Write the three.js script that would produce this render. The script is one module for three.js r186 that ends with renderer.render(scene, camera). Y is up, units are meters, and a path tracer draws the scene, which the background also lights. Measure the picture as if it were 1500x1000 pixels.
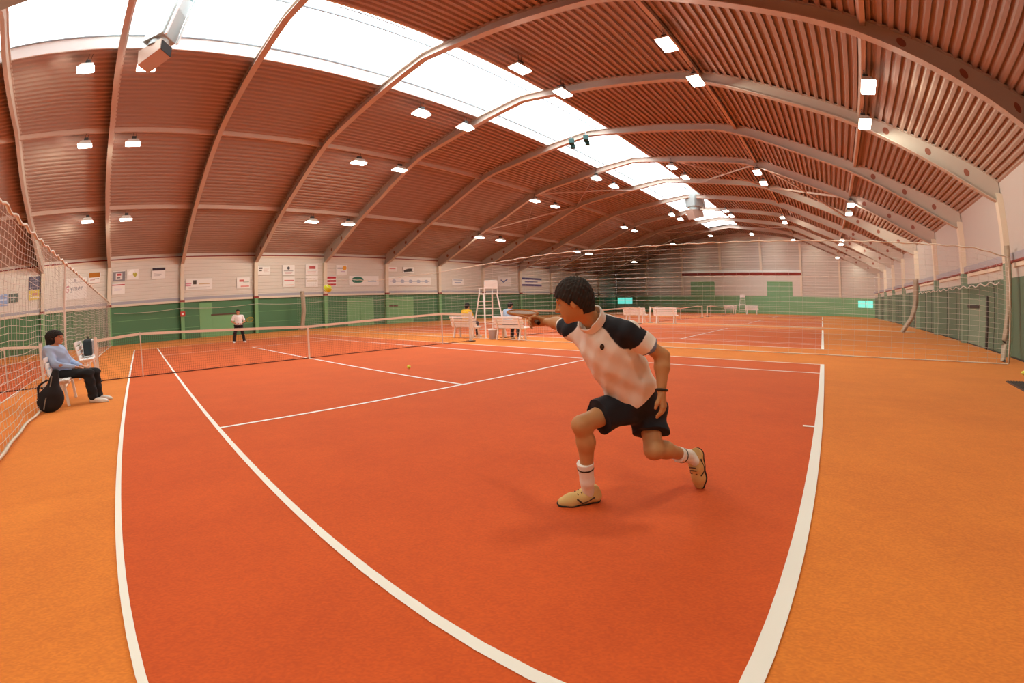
import * as THREE from 'three';
import { mergeGeometries, mergeVertices } from 'three/addons/utils/BufferGeometryUtils.js';
import { RoundedBoxGeometry } from 'three/addons/geometries/RoundedBoxGeometry.js';
import { RectAreaLightUniformsLib } from 'three/addons/lights/RectAreaLightUniformsLib.js';

// ------------------------------------------------------------------ camera, sky, exposure
const V3 = THREE.Vector3;
const FOCAL = 657, EYE = 1.3, PITCH = -Math.atan(48 / FOCAL), ROLL = Math.atan(-22 / 1500);
const renderer = new THREE.WebGLRenderer({ antialias: true });
renderer.toneMapping = THREE.LinearToneMapping;
renderer.toneMappingExposure = 2.2;
renderer.shadowMap.enabled = true;
RectAreaLightUniformsLib.init();
const scene = new THREE.Scene();
const camera = new THREE.PerspectiveCamera(2 * Math.atan(500 / FOCAL) * 180 / Math.PI, 1.5, 0.1, 400);
camera.position.set(0, EYE, 0);
camera.rotation.set(PITCH, 0, ROLL, 'XYZ');
camera.updateMatrixWorld(true);
const SKY = 2.6, LAMP = 50;                 // brightness of the daylight over the skylight, and of one floodlight
scene.background = new THREE.Color().setRGB(0.93 * SKY, 1.0 * SKY, 1.02 * SKY);
scene.environment = null;

// ------------------------------------------------------------------ where things stand
// The hall is measured in its own metres: u along the hall (across the courts), v along the courts, y up; u = 0, v = 0 is where the near
// court's first sideline meets its net. The photograph's very wide lens bows every wall, line and beam; the hall is built with that bow in
// it, as the photograph shows it: a spot of the floor is where its pixel meets the flat ground, and whatever rises from a spot stands
// above it, at the distance that its foot has on the ground.
const LENS = { c: [0.50132, 1.30923, 11.78941], yaw: -0.711233, pitch: -0.082498, roll: -0.020336, f: 657.679, k: 0.574158 };
function axesOf(yaw, pitch, roll) {
  const f = new V3(Math.cos(yaw) * Math.cos(pitch), Math.sin(pitch), Math.sin(yaw) * Math.cos(pitch));
  const r = new V3().crossVectors(f, new V3(0, 1, 0)).normalize(), t = new V3().crossVectors(r, f), c = Math.cos(roll), s = Math.sin(roll);
  return [r.clone().multiplyScalar(c).addScaledVector(t, s), t.clone().multiplyScalar(c).addScaledVector(r, -s), f];
}
const LA = axesOf(LENS.yaw, LENS.pitch, LENS.roll);
function photoPixel(u, y, v) {
  const d = new V3(u - LENS.c[0], y - LENS.c[1], v - LENS.c[2]), x = d.dot(LA[0]), h = d.dot(LA[1]), z = d.dot(LA[2]);
  const rho = Math.hypot(x, h) || 1e-9, R = LENS.f * Math.sin(LENS.k * Math.atan2(rho, z)) / LENS.k;
  return [750 + R * x / rho, 500 - R * h / rho];
}
const CX = new V3().setFromMatrixColumn(camera.matrixWorld, 0), CY = new V3().setFromMatrixColumn(camera.matrixWorld, 1), CZ = new V3().setFromMatrixColumn(camera.matrixWorld, 2).negate();
const rayOf = (px, py) => CZ.clone().addScaledVector(CX, (px - 750) / FOCAL).addScaledVector(CY, (500 - py) / FOCAL);
const at = (px, py, depth) => rayOf(px, py).multiplyScalar(depth).add(camera.position);
function ground(px, py, y = 0) { const r = rayOf(px, py); return r.multiplyScalar((y - EYE) / r.y).add(camera.position); }
function H(u, y, v) {
  const foot = ground(...photoPixel(u, 0, v));
  if (y === 0) return foot;
  const D = Math.hypot(foot.x, foot.z), r = rayOf(...photoPixel(u, y, v));
  return r.multiplyScalar(D / Math.hypot(r.x, r.z)).add(camera.position);
}
const sizeAt = (u, v) => H(u, 1, v).y;                                           // how tall a metre stands there
const yawAt = (u, v) => { const a = H(u - 0.2, 0, v), b = H(u + 0.2, 0, v); return Math.atan2(-(b.z - a.z), b.x - a.x); };  // turn that points +x along the hall

// ------------------------------------------------------------------ helpers
let seed = 7; const rnd = () => (seed = (seed * 16807) % 2147483647) / 2147483647;
const names = new Map();
function numbered(n) { const c = names.get(n) || 0; names.set(n, c + 1); return c ? n + '_' + String(c).padStart(3, '0') : n; }
function add(o, parent) { (parent || scene).add(o); return o; }
function mesh(name, geo, mat, parent) {
  const m = new THREE.Mesh(geo, mat); m.castShadow = m.receiveShadow = true;
  m.name = parent ? name : numbered(name); return add(m, parent);
}
function tag(o, label, category, group, kind) {
  o.userData.label = label; if (category) o.userData.category = category; if (group) o.userData.group = group; if (kind) o.userData.kind = kind; return o;
}
function thing(name, label, category, group) { const g = new THREE.Group(); g.name = numbered(name); scene.add(g); return tag(g, label, category, group); }
function structure(name, label) { const g = new THREE.Group(); g.name = numbered(name); scene.add(g); g.userData.kind = 'structure'; if (label) g.userData.label = label; return g; }
function copyOf(root, label) {
  const c = root.clone(); c.name = numbered(root.name.replace(/_\d{3}$/, '')); scene.add(c);
  c.userData = { ...root.userData }; if (label) c.userData.label = label; return c;
}
const mat = (color, roughness = 0.8, extra = {}) => new THREE.MeshStandardMaterial({ color, roughness, metalness: 0, side: THREE.DoubleSide, ...extra });

// hall geometry: patches of (u, y, v) points carried to their place
class Hall {
  constructor() { this.p = []; this.t = []; this.i = []; }
  patch(na, nb, f) {
    const o = this.p.length / 3;
    for (let a = 0; a <= na; a++) for (let b = 0; b <= nb; b++) {
      const q = f(a / na, b / nb), w = H(q[0], q[1], q[2]); this.p.push(w.x, w.y, w.z); this.t.push(q[0] + q[2] * 0.31, q[1] + q[2]);
    }
    for (let a = 0; a < na; a++) for (let b = 0; b < nb; b++) { const k = o + a * (nb + 1) + b; this.i.push(k, k + nb + 1, k + 1, k + 1, k + nb + 1, k + nb + 2); }
    return this;
  }
  box(u0, u1, y0, y1, v0, v1, n = 1.1) {
    const c = (l) => Math.max(1, Math.ceil(Math.abs(l) / n)), nu = c(u1 - u0), ny = Math.max(1, Math.ceil(Math.abs(y1 - y0) / 1.2)), nv = c(v1 - v0), L = (a, b, s) => a + (b - a) * s;
    this.patch(nv, nu, (a, b) => [L(u0, u1, b), y1, L(v0, v1, a)]).patch(nu, nv, (a, b) => [L(u0, u1, a), y0, L(v0, v1, b)]);
    this.patch(nu, ny, (a, b) => [L(u0, u1, a), L(y0, y1, b), v1]).patch(ny, nu, (a, b) => [L(u0, u1, b), L(y0, y1, a), v0]);
    return this.patch(ny, nv, (a, b) => [u1, L(y0, y1, a), L(v0, v1, b)]).patch(nv, ny, (a, b) => [u0, L(y0, y1, b), L(v0, v1, a)]);
  }
  // a bar whose four corners c(t) = [[u,y,v] x4] travel along t = 0..1
  bar(n, c) {
    for (let e = 0; e < 4; e++) this.patch(n, 1, (a, b) => c(a)[(e + b) % 4]);
    for (const t of [0, 1]) this.patch(1, 1, (a, b) => c(t)[a ? (b ? 2 : 3) : (b ? 1 : 0)]);
    return this;
  }
  strand(pts, r) {                                                              // a thin three-sided cord through [u,y,v] points
    const w = pts.map((q) => H(...q)), o = this.p.length / 3, up = new V3(0, 1, 0), d = new V3(), s = new V3(), n = new V3();
    w.forEach((q, k) => {
      d.subVectors(w[Math.min(k + 1, w.length - 1)], w[Math.max(k - 1, 0)]).normalize(); s.crossVectors(d, Math.abs(d.y) > 0.9 ? new V3(1, 0, 0) : up).normalize(); n.crossVectors(s, d);
      const rr = typeof r === 'function' ? r(q) : r;
      for (let e = 0; e < 3; e++) { const a = e * 2.0944; this.p.push(q.x + (s.x * Math.cos(a) + n.x * Math.sin(a)) * rr, q.y + (s.y * Math.cos(a) + n.y * Math.sin(a)) * rr, q.z + (s.z * Math.cos(a) + n.z * Math.sin(a)) * rr); this.t.push(0, k); }
    });
    for (let k = 0; k + 1 < w.length; k++) for (let e = 0; e < 3; e++) { const a = o + k * 3 + e, b = o + k * 3 + (e + 1) % 3; this.i.push(a, b, a + 3, b, b + 3, a + 3); }
    return this;
  }
  geo() {
    let g = new THREE.BufferGeometry(); g.setAttribute('position', new THREE.Float32BufferAttribute(this.p, 3)); g.setAttribute('uv', new THREE.Float32BufferAttribute(this.t, 2));
    g.setIndex(this.i); if (this.flat) g = g.toNonIndexed(); g.computeVertexNormals(); return g;
  }
  mesh(name, m, parent) { return mesh(name, this.geo(), m, parent); }
}
// a thing built in its own metres (x along the hall, y up, z along the courts) is carried into the bowed hall at u, y, v
function settle(g, u, y, v, turn = 0, k = 1) {
  const base = H(u, y, v), c = Math.cos(turn) * k, s = Math.sin(turn) * k; g.position.copy(base);
  g.traverse((o) => {
    if (!o.isMesh) return; const geo = o.geometry.index ? o.geometry.toNonIndexed() : o.geometry.clone(), p = geo.attributes.position;
    for (let i = 0; i < p.count; i++) { const x = p.getX(i), h = p.getY(i), z = p.getZ(i), w = H(u + x * c + z * s, y + h * k, v - x * s + z * c); p.setXYZ(i, w.x - base.x, w.y - base.y, w.z - base.z); }
    geo.computeVertexNormals(); o.geometry = geo;
  });
  return g;
}
const hbox = (name, m, parent, ...a) => new Hall().box(...a).mesh(name, m, parent);
const interp = (x, xs, ys) => { if (x <= xs[0]) return ys[0]; for (let i = 1; i < xs.length; i++) if (x <= xs[i]) return ys[i - 1] + (ys[i] - ys[i - 1]) * (x - xs[i - 1]) / (xs[i] - xs[i - 1]); return ys[ys.length - 1]; };
// rounded solids in a thing's own metres
const M4 = new THREE.Matrix4();
const rb = (w, h, d, x, y, z, r = 0.01) => new RoundedBoxGeometry(w, h, d, 2, Math.min(r, w / 2.1, h / 2.1, d / 2.1)).translate(x, y, z);
function rod(a, b, r0, r1 = r0, n = 10) {
  const A = new V3(...a), B = new V3(...b), d = B.clone().sub(A), g = new THREE.CylinderGeometry(r1, r0, d.length(), n);
  g.applyQuaternion(new THREE.Quaternion().setFromUnitVectors(new V3(0, 1, 0), d.normalize())); const m = A.add(B).multiplyScalar(0.5); return g.translate(m.x, m.y, m.z);
}
const plank = (a, b, w, t, up = [0, 1, 0]) => {                                  // a flat board from a to b, w wide, t thick
  const A = new V3(...a), B = new V3(...b), z = B.clone().sub(A), l = z.length(); z.normalize(); const x = new V3().crossVectors(new V3(...up), z).normalize(), y = new V3().crossVectors(z, x);
  const g = new RoundedBoxGeometry(w, t, l, 2, Math.min(w, t) * 0.25); g.applyMatrix4(M4.makeBasis(x, y, z)); const m = A.add(B).multiplyScalar(0.5); return g.translate(m.x, m.y, m.z);
};
const merged = (list) => mergeGeometries(list.map((g) => { const q = g.index ? g.toNonIndexed() : g; for (const k of Object.keys(q.attributes)) if (!['position', 'normal', 'uv'].includes(k)) q.deleteAttribute(k); return q; }));

// textures: tileable grain, fine and coarse
function grain(size, fine, coarse, rgb, spread, streak = 1) {
  const lat = (n, m) => { const a = new Float32Array(n * m); for (let i = 0; i < a.length; i++) a[i] = rnd() * 2 - 1; return (x, y) => { x *= n; y *= m; const i = Math.floor(x), j = Math.floor(y), f = x - i, g = y - j, s = f * f * (3 - 2 * f), t = g * g * (3 - 2 * g), q = (p, r) => a[((r % m) + m) % m * n + ((p % n) + n) % n]; return (q(i, j) * (1 - s) + q(i + 1, j) * s) * (1 - t) + (q(i, j + 1) * (1 - s) + q(i + 1, j + 1) * s) * t; }; };
  const A = lat(size / 2 / streak, size / 2), B = lat(48, 48), C = lat(9, 9), D = lat(4, 4), data = new Uint8Array(size * size * 4);
  for (let y = 0; y < size; y++) for (let x = 0; x < size; x++) {
    const s = x / size, t = y / size, n = 1 + fine * A(s, t) + coarse * (0.5 * B(s, t) + 0.6 * C(s, t) + 0.6 * D(s, t)), k = (y * size + x) * 4;
    for (let c = 0; c < 3; c++) data[k + c] = Math.max(0, Math.min(255, rgb[c] * (1 + (n - 1) * spread[c]))); data[k + 3] = 255;
  }
  const t = new THREE.DataTexture(data, size, size); t.colorSpace = THREE.SRGBColorSpace; t.wrapS = t.wrapT = THREE.RepeatWrapping; t.magFilter = THREE.LinearFilter; t.minFilter = THREE.LinearMipmapLinearFilter; t.generateMipmaps = true; t.needsUpdate = true; return t;
}
const pile = (rgb) => { const t = grain(1024, 0.05, 0.03, rgb, [0.8, 1.3, 1.2], 2); t.repeat.set(1 / 2.6, 1 / 2.6); return t; };
const carpet = (rgb) => new THREE.MeshPhysicalMaterial({ map: pile(rgb), roughness: 0.95, side: THREE.DoubleSide, sheen: 1.0, sheenRoughness: 0.4, sheenColor: new THREE.Color(0xffd49a) });

const M = {
  orange: carpet([226, 127, 46]), red: carpet([211, 86, 30]), line: mat(0xf7f2ea, 0.9),
  deck: mat(0xa98b7c, 0.75), steel: mat(0xc2b0a2, 0.6), purlin: mat(0xc4aa99, 0.65), curb: mat(0xe8efee, 0.6), bar: mat(0x8a9498, 0.5),
  glass: new THREE.MeshPhysicalMaterial({ color: 0xffffff, transmission: 1, thickness: 0, roughness: 0, ior: 1.05, side: THREE.DoubleSide }),
  litGlass: new THREE.MeshStandardMaterial({ color: 0x7fd8c8, roughness: 0.15, emissive: 0x6fe6d6, emissiveIntensity: 0.4, side: THREE.DoubleSide }),
  white: mat(0xd9cfc4, 0.75), cream: mat(0xe0d0bb, 0.7), greyRib: mat(0xc9beb4, 0.7), plaster: mat(0xc6bab3, 0.75), greenGrey: mat(0x5c7059, 0.75), greenPost: mat(0x7d917a, 0.7), green: mat(0x4f7a55, 0.75), greenLight: mat(0x79a974, 0.7), greenPale: mat(0x7fae82, 0.75), ledge: mat(0xa9a3ab, 0.6), redTrim: mat(0x8c2f22, 0.6), brown: mat(0x5d4030, 0.7),
  hole: mat(0x96553f, 0.7), fold: mat(0xb7a48f, 0.9), rope: mat(0xe6d6c6, 0.85), netWhite: mat(0xe4d8d2, 0.9), netDark: mat(0x5a2a20, 0.9), band: mat(0xf0e4d6, 0.8), post: mat(0xeae0d6, 0.5), dark: mat(0x2a2622, 0.6), black: mat(0x14141a, 0.7),
  paint: mat(0xf1ece8, 0.45), tealBox: mat(0x11423f, 0.6), duct: mat(0xa9b3b2, 0.4), ductTop: mat(0x1d6a72, 0.5), ball: mat(0xe6f23c, 0.9), bin: mat(0xb9b4bb, 0.5),
};

// ------------------------------------------------------------------ the hall
const U0 = -2, BAY = 5.76, VL = -19.6, VR = 19.8, UE = U0 + BAY * 11, bayU = (k) => U0 + BAY * k;
const TOP = (v) => interp(Math.abs(v), [0, 4, 7.6, 8.74, 11.5, 13.9, 16.5, 18.7, 19.8], [11.05, 10.65, 10.12, 9.85, 8.75, 7.85, 6.87, 6.15, 5.7]);
const LOW = (v) => interp(Math.abs(v), [0, 4, 7.3, 7.9, 9, 11.3, 13.6, 16.2, 18.2, 19.6], [10.65, 10.15, 9.72, 9.55, 9.15, 8.2, 7.35, 6.2, 5.35, 4.85]);
const UMIN = (v) => interp(v, [-19.8, -15, -10, -5, 0, 1.2, 2, 3, 4, 6, 8, 12, 14, 16, 18, 19.8], [-18.5, -16.5, -15, -14, -13.5, -13.2, -2.5, 2.2, 4.4, 6.4, 7.4, 7.4, 6.8, 5.6, 4.4, 5]);

// floor: the orange run-off carpet, red courts laid in it, painted lines
const floor = structure('floor', 'orange carpet floor with red courts and white lines');
{
  const g = new THREE.BoxGeometry(110, 0.2, 160, 1, 1, 1).translate(12, -0.1, -70), p = g.attributes.position, t = g.attributes.uv;
  for (let i = 0; i < p.count; i++) t.setXY(i, p.getX(i), p.getZ(i));
  mesh('run_off_carpet', g, M.orange, floor);
}
const COURT = 14.63, courtU = (n) => COURT * n;
function worldUV(m) { const p = m.geometry.attributes.position, t = m.geometry.attributes.uv; for (let i = 0; i < p.count; i++) t.setXY(i, p.getX(i), p.getZ(i)); return m; }
for (let n = -1; n <= 3; n++) {
  const a = courtU(n), fine = n < 2 ? 0.45 : 1.2;
  const vMax = 11.885;
  const G = new Hall(), uA = a, uB = a + 10.97, nu = Math.ceil(10.97 / fine), nv = Math.ceil(23.77 / fine);
  const v1 = n < 0 ? 6.6 : vMax, v0 = -11.885;                                   // the neighbouring court is only laid where it can be seen
  G.patch(nv, nu, (s, t) => [uA + (uB - uA) * t, 0.004, v0 + (v1 - v0) * s]);
  const court = worldUV(G.mesh('court_carpet', M.red, floor));
  const line = (u0, u1, w0, w1) => {
    const L = new Hall(), f = fine * 0.6, cu = Math.max(1, Math.ceil(Math.abs(u1 - u0) / f)), cv = Math.max(1, Math.ceil(Math.abs(w1 - w0) / f));
    L.patch(cv, cu, (s, t) => [u0 + (u1 - u0) * t, 0.009, w0 + (w1 - w0) * s]); L.mesh('court_line', M.line, floor);
  };
  for (const u of [a + 0.03, a + 1.4, a + 9.57, a + 10.94]) line(u - 0.03, u + 0.03, v0, v1);
  line(a + 5.455, a + 5.515, -6.43, Math.min(6.43, v1));
  for (const w of [-6.4, 6.4]) if (w < v1) line(a + 1.4, a + 9.57, w - 0.03, w + 0.03);
  for (const w of [-1, 1]) if (w * 11.835 < v1) { line(a, a + 10.97, w * 11.885, w * 11.785); line(a + 5.455, a + 5.515, w * 11.785, w * 11.64); }
}

// the banner wall behind the far baselines
const wallLeft = structure('wall_left', 'white ribbed wall above green panels, with cream columns');
for (let k = -3; k < 11; k++) {
  const a = bayU(k), b = bayU(k + 1), w = 0.13;
  hbox('green_panel', M.green, wallLeft, a, b, 0, 2.45, VL - 0.2, VL);
  for (const y of [0.75, 1.5]) hbox('panel_joint', M.greenLight, wallLeft, a + w, b - w, y - 0.012, y + 0.012, VL, VL + 0.015);
  const rib = new Hall(), ys = []; rib.flat = true; for (let y = 2.6; y < 5.4; y += 0.24) ys.push([y, 0], [y + 0.19, 0], [y + 0.205, -0.025], [y + 0.225, -0.025]); ys.push([5.45, 0]);
  rib.patch(ys.length - 1, 5, (s, t) => { const q = ys[Math.round(s * (ys.length - 1))]; return [a + (b - a) * t, q[0], VL + 0.02 + q[1]]; }); rib.box(a, b, 2.45, 5.75, VL - 0.2, VL - 0.02); rib.mesh('ribbed_panel', M.white, wallLeft);
  hbox('ledge', M.cream, wallLeft, a, b, 2.42, 2.56, VL, VL + 0.16);
  hbox('duct_strip', M.ledge, wallLeft, a, b, 2.56, 2.74, VL, VL + 0.07);
  hbox('eave_trim', M.cream, wallLeft, a, b, 5.3, 5.42, VL, VL + 0.08);
  hbox('eave_line', M.redTrim, wallLeft, a, b, 5.42, 5.5, VL, VL + 0.1);
}
for (let k = -3; k <= 10; k++) {
  const a = bayU(k), w = 0.14;
  hbox('column_foot', M.greenLight, wallLeft, a - w, a + w, 0, 2.42, VL, VL + 0.3);
  hbox('column', M.cream, wallLeft, a - w, a + w, 2.42, 4.95, VL, VL + 0.3);
  hbox('column_plate', M.redTrim, wallLeft, a - w - 0.05, a + w + 0.05, 2.44, 2.58, VL, VL + 0.32);
}
// the wall behind the near baselines
const wallRight = structure('wall_right', 'pale plaster wall above green panels, with columns');
for (let k = 1; k < 11; k++) {
  const a = k === 1 ? 5 : bayU(k), b = bayU(k + 1);
  hbox('green_panel', M.greenGrey, wallRight, a, b, 0, 2.5, VR, VR + 0.2);
  hbox('grey_panel', M.greyRib, wallRight, a, b, 2.5, 3.0, VR, VR + 0.2);
  hbox('plaster_panel', M.plaster, wallRight, a, b, 3.0, 5.8, VR, VR + 0.2);
  hbox('ledge', M.ledge, wallRight, a, b, 3.0, 3.22, VR - 0.2, VR);
  hbox('ledge_edge', M.redTrim, wallRight, a, b, 2.94, 3.0, VR - 0.2, VR);
  hbox('light_strip', M.cream, wallRight, a + 0.9, b - 0.5, 2.8, 2.93, VR - 0.12, VR);
  hbox('floor_joint', M.dark, wallRight, a, b, 0, 0.05, VR - 0.03, VR);
  for (const f of [0.33, 0.66]) hbox('panel_joint', M.dark, wallRight, a + BAY * f - 0.015, a + BAY * f + 0.015, 0.05, 2.5, VR - 0.02, VR);
}
for (let k = 2; k <= 10; k++) {
  const a = bayU(k), w = 0.15;
  hbox('column_foot', M.greenPost, wallRight, a - w, a + w, 0, 2.94, VR - 0.32, VR);
  hbox('column', M.cream, wallRight, a - w, a + w, 2.94, 5.2, VR - 0.32, VR);
}
// the gable wall at the hall's end
const wallBack = structure('wall_back', 'ribbed gable wall with a white middle and green foot');
{
  const WIN = [[-19.4, -16.9], [17.2, 19.5]], seg = (v0, v1) => {
    hbox('green_panel', M.greenPale, wallBack, UE, UE + 0.2, 0, 1.2, v0, v1, 3);
  };
  const green = [[-19.6, -19.4], [-16.9, -8.8], [-8.8, 0], [0, 8.8], [8.8, 17.2], [19.5, 19.8]];
  for (const [v0, v1] of [[-19.6, -8.8], [-8.8, 0], [0, 8.8], [8.8, 19.8]]) seg(v0, v1);
  for (const [v0, v1] of green) hbox('green_panel', M.greenPale, wallBack, UE, UE + 0.2, 1.2, 2.1, v0, v1, 3);
  for (const [v0, v1] of [[-19.6, -8.8], [-8.8, 0], [0, 8.8], [8.8, 19.8]]) hbox('green_panel', M.greenPale, wallBack, UE, UE + 0.2, 2.1, 2.4, v0, v1, 3);
  for (const [v0, v1] of [[-8.8, -3], [-3, 3], [3, 8.8]]) hbox('plaster_panel', M.white, wallBack, UE - 0.01, UE + 0.2, 2.4, 5.1, v0, v1, 3);
  const rib = (v0, v1, y0, m) => {
    const R = new Hall(), ys = []; R.flat = true; for (let y = y0; y < 11.2; y += 0.34) ys.push([y, 0], [y + 0.22, 0], [y + 0.25, 0.07], [y + 0.31, 0.07]);
    R.patch(ys.length - 1, Math.ceil(Math.abs(v1 - v0) / 1.2), (s, t) => { const q = ys[Math.round(s * (ys.length - 1))], v = v0 + (v1 - v0) * t; return [UE + q[1], Math.min(q[0], TOP(v) + 0.1), v]; });
    R.patch(8, Math.ceil(Math.abs(v1 - v0) / 1.2), (s, t) => { const v = v0 + (v1 - v0) * t; return [UE + 0.25, y0 + (TOP(v) + 0.15 - y0) * s, v]; }); R.mesh('ribbed_panel', m, wallBack);
  };
  for (const [a, b] of [[-19.6, -14.5], [-14.5, -8.8]]) { rib(a, b, 2.4, M.greyRib); rib(-b, -a + (a < -19 ? 0.2 : 0), 2.4, M.greyRib); }
  for (const [a, b] of [[-8.8, -3], [-3, 3], [3, 8.8]]) rib(a, b, 5.1, M.greyRib);
  for (const v of [-14.5, -8.8, -3, 3, 8.8, 14.5]) hbox('post', M.cream, wallBack, UE - 0.12, UE, Math.abs(v) < 8 ? 5.7 : 2.4, TOP(v) - 0.5, v - 0.16, v + 0.16);
  hbox('beam', M.curb, wallBack, UE - 0.14, UE, 5.5, 5.8, -8.8, 8.8, 3); hbox('beam_edge', M.redTrim, wallBack, UE - 0.15, UE, 5.15, 5.5, -8.8, 8.8, 3);
  WIN.forEach(([v0, v1], i) => {
    const w = structure('window_' + (i + 1), 'bright teal window low in the gable wall');
    hbox('pane', M.litGlass, w, UE + 0.08, UE + 0.1, 1.2, 2.1, v0, (v0 + v1) / 2 - 0.05, 3); hbox('pane', M.litGlass, w, UE + 0.08, UE + 0.1, 1.2, 2.1, (v0 + v1) / 2 + 0.05, v1, 3);
    hbox('window_back', M.dark, w, UE + 0.15, UE + 0.2, 1.2, 2.1, v0, v1, 3); hbox('mullion', M.greenPale, w, UE + 0.04, UE + 0.14, 1.2, 2.1, (v0 + v1) / 2 - 0.05, (v0 + v1) / 2 + 0.05);
  });
  [[-7.5, -3.9], [3.8, 7.5]].forEach(([v0, v1], i) => {
    const d = structure('door_' + (i + 1), 'tall green double gate in the gable wall');
    for (const [a, b] of [[v0, (v0 + v1) / 2 - 0.02], [(v0 + v1) / 2 + 0.02, v1]]) hbox('leaf', M.greenPale, d, UE - 0.1, UE - 0.02, 0, 4.27, a, b);
    hbox('lintel', M.greenLight, d, UE - 0.13, UE - 0.02, 4.05, 4.27, v0, v1);
  });
}
// doors in the long walls
{
  const d3 = structure('door_3', 'light green door with a brown lintel in the banner wall');
  hbox('leaf', M.greenLight, d3, 6.1, 7.95, 0, 1.42, VL, VL + 0.05); hbox('lintel', M.brown, d3, 6.0, 8.05, 1.42, 1.52, VL, VL + 0.1); hbox('side_panel', M.greenLight, d3, 5.1, 6.1, 0, 2.3, VL, VL + 0.04);
  const d4 = structure('door_4', 'pale green sliding door in the banner wall');
  hbox('leaf', M.greenLight, d4, 17.3, 18.5, 0, 2.2, VL, VL + 0.06); hbox('leaf', M.greenLight, d4, 18.53, 19.8, 0, 2.2, VL, VL + 0.05); hbox('handle', M.brown, d4, 20.9, 22.2, 1.42, 1.55, VL + 0.06, VL + 0.14); hbox('leaf', M.greenLight, d4, 21.2, 23.9, 0, 2.2, VL, VL + 0.06);
  const d5 = structure('door_5', 'green exit door with a dark bar in the plaster wall');
  hbox('leaf', M.greenPost, d5, 18.1, 20.6, 0.05, 1.9, VR - 0.06, VR); hbox('push_bar', M.dark, d5, 18.9, 20.6, 1.5, 1.62, VR - 0.16, VR - 0.06); hbox('jamb', M.dark, d5, 17.9, 18.1, 0, 1.95, VR - 0.08, VR);
}

// roof: ribbed deck between arched girders, skylight along the ridge
const ceiling = structure('ceiling', 'brown ribbed roof deck on arched girders with a long skylight');
const SKV0 = -2.75, SKV1 = 1.2, SKU1 = bayU(10);
function ribs(v0, v1) {                                                          // the deck's trapezoid profile from v0 to v1: [v, drop]
  const out = [], dir = Math.sign(v1 - v0); let v = v0; const pts = [[0, 0], [0.14, 0], [0.155, 0.12], [0.275, 0.12], [0.29, 0]];
  const slope = (w) => Math.hypot(1, (TOP(w + 0.05) - TOP(w - 0.05)) / 0.1);
  while ((v1 - v) * dir > 0.01) { const s = slope(v); for (const [d, h] of pts.slice(0, 4)) { const w = v + dir * d / s; if ((v1 - w) * dir > 0) out.push([w, h]); } v += dir * 0.29 / s; }
  out.push([v1, 0]); return out;
}
function deckPanel(ua, ub, va, vb) {
  const r = ribs(va, vb), n = r.length - 1, un = 8, D = new Hall(); D.flat = true;
  const lo = (v) => Math.max(ua, UMIN(v)); if (Math.max(...r.map((q) => ub - lo(q[0]))) <= 0.2) return;
  const keep = []; for (let i = 0; i <= n; i++) if (ub - lo(r[i][0]) > 0.05) keep.push(r[i]);
  if (keep.length < 3) return;
  const m = keep.length - 1;
  D.patch(m, un, (s, t) => { const q = keep[Math.round(s * m)], a = lo(q[0]); return [a + (ub - a) * t, TOP(q[0]) - q[1], q[0]]; });
  const m2 = Math.max(2, Math.ceil(m / 8));
  D.patch(m2, un, (s, t) => { const q = keep[Math.round(s * m)], a = lo(q[0]); return [a + (ub - a) * t, TOP(q[0]) + 0.12, q[0]]; });
  D.mesh('roof_panel', M.deck, ceiling);
}
const PUR = [8.3, 14.1];
for (let k = -3; k < 11; k++) {
  const a = bayU(k), b = bayU(k + 1), last = k >= 10;
  const cuts = [-19.8, -14.1, -8.3, last ? 0 : SKV0]; for (let i = 0; i < 3; i++) deckPanel(a, b, cuts[i + 1], cuts[i]);
  const cutr = [last ? 0 : SKV1, 8.3, 14.1, 20]; for (let i = 0; i < 3; i++) deckPanel(a, b, cutr[i], cutr[i + 1]);
  for (const v of [-14.1, -8.3, 8.3, 14.1]) { const s = Math.max(a, UMIN(v)); if (b - s > 0.5) new Hall().box(s, b, TOP(v) - 0.3, TOP(v) - 0.06, v - 0.07, v + 0.07, 0.8).mesh('purlin', M.purlin, ceiling); }
  if (!last) {
    const P = (va, vb, y, name, m, t = 0.03) => { const s = Math.max(a, UMIN(Math.min(va, vb))); if (b - s > 0.3) new Hall().bar(8, (q) => { const u = s + (b - s) * q; return [[u, TOP(va) + y, va], [u, TOP(vb) + y, vb], [u, TOP(vb) + y + t, vb], [u, TOP(va) + y + t, va]]; }).mesh(name, m, ceiling); };
    P(-2.75, -0.1, 0.46, 'skylight_pane', M.glass, 0.012); P(-0.06, 1.2, 0.46, 'skylight_pane', M.glass, 0.012);
    P(-0.1, -0.06, 0.42, 'glazing_bar', M.bar, 0.06); P(-2.75, -2.71, 0.42, 'glazing_bar', M.bar, 0.06);
    { const s = Math.max(a, UMIN(-2.7)); if (b - s > 0.3) new Hall().box(s, b, TOP(-2.75) - 0.1, TOP(-2.75) + 0.46, -2.81, -2.75, 0.8).mesh('skylight_curb', M.curb, ceiling); }
    const s = Math.max(a, UMIN(1.2)); if (b - s > 0.3) new Hall().box(s, b, TOP(1.2) - 0.07, TOP(1.2) + 0.48, 1.2, 1.26, 0.8).mesh('skylight_curb', M.curb, ceiling);
  }
}
for (const v of [0.45, 0.95]) hbox('hatch_frame', M.bar, ceiling, 5.4, 8.2, TOP(v) + 0.42, TOP(v) + 0.45, v - 0.02, v + 0.02);
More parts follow.
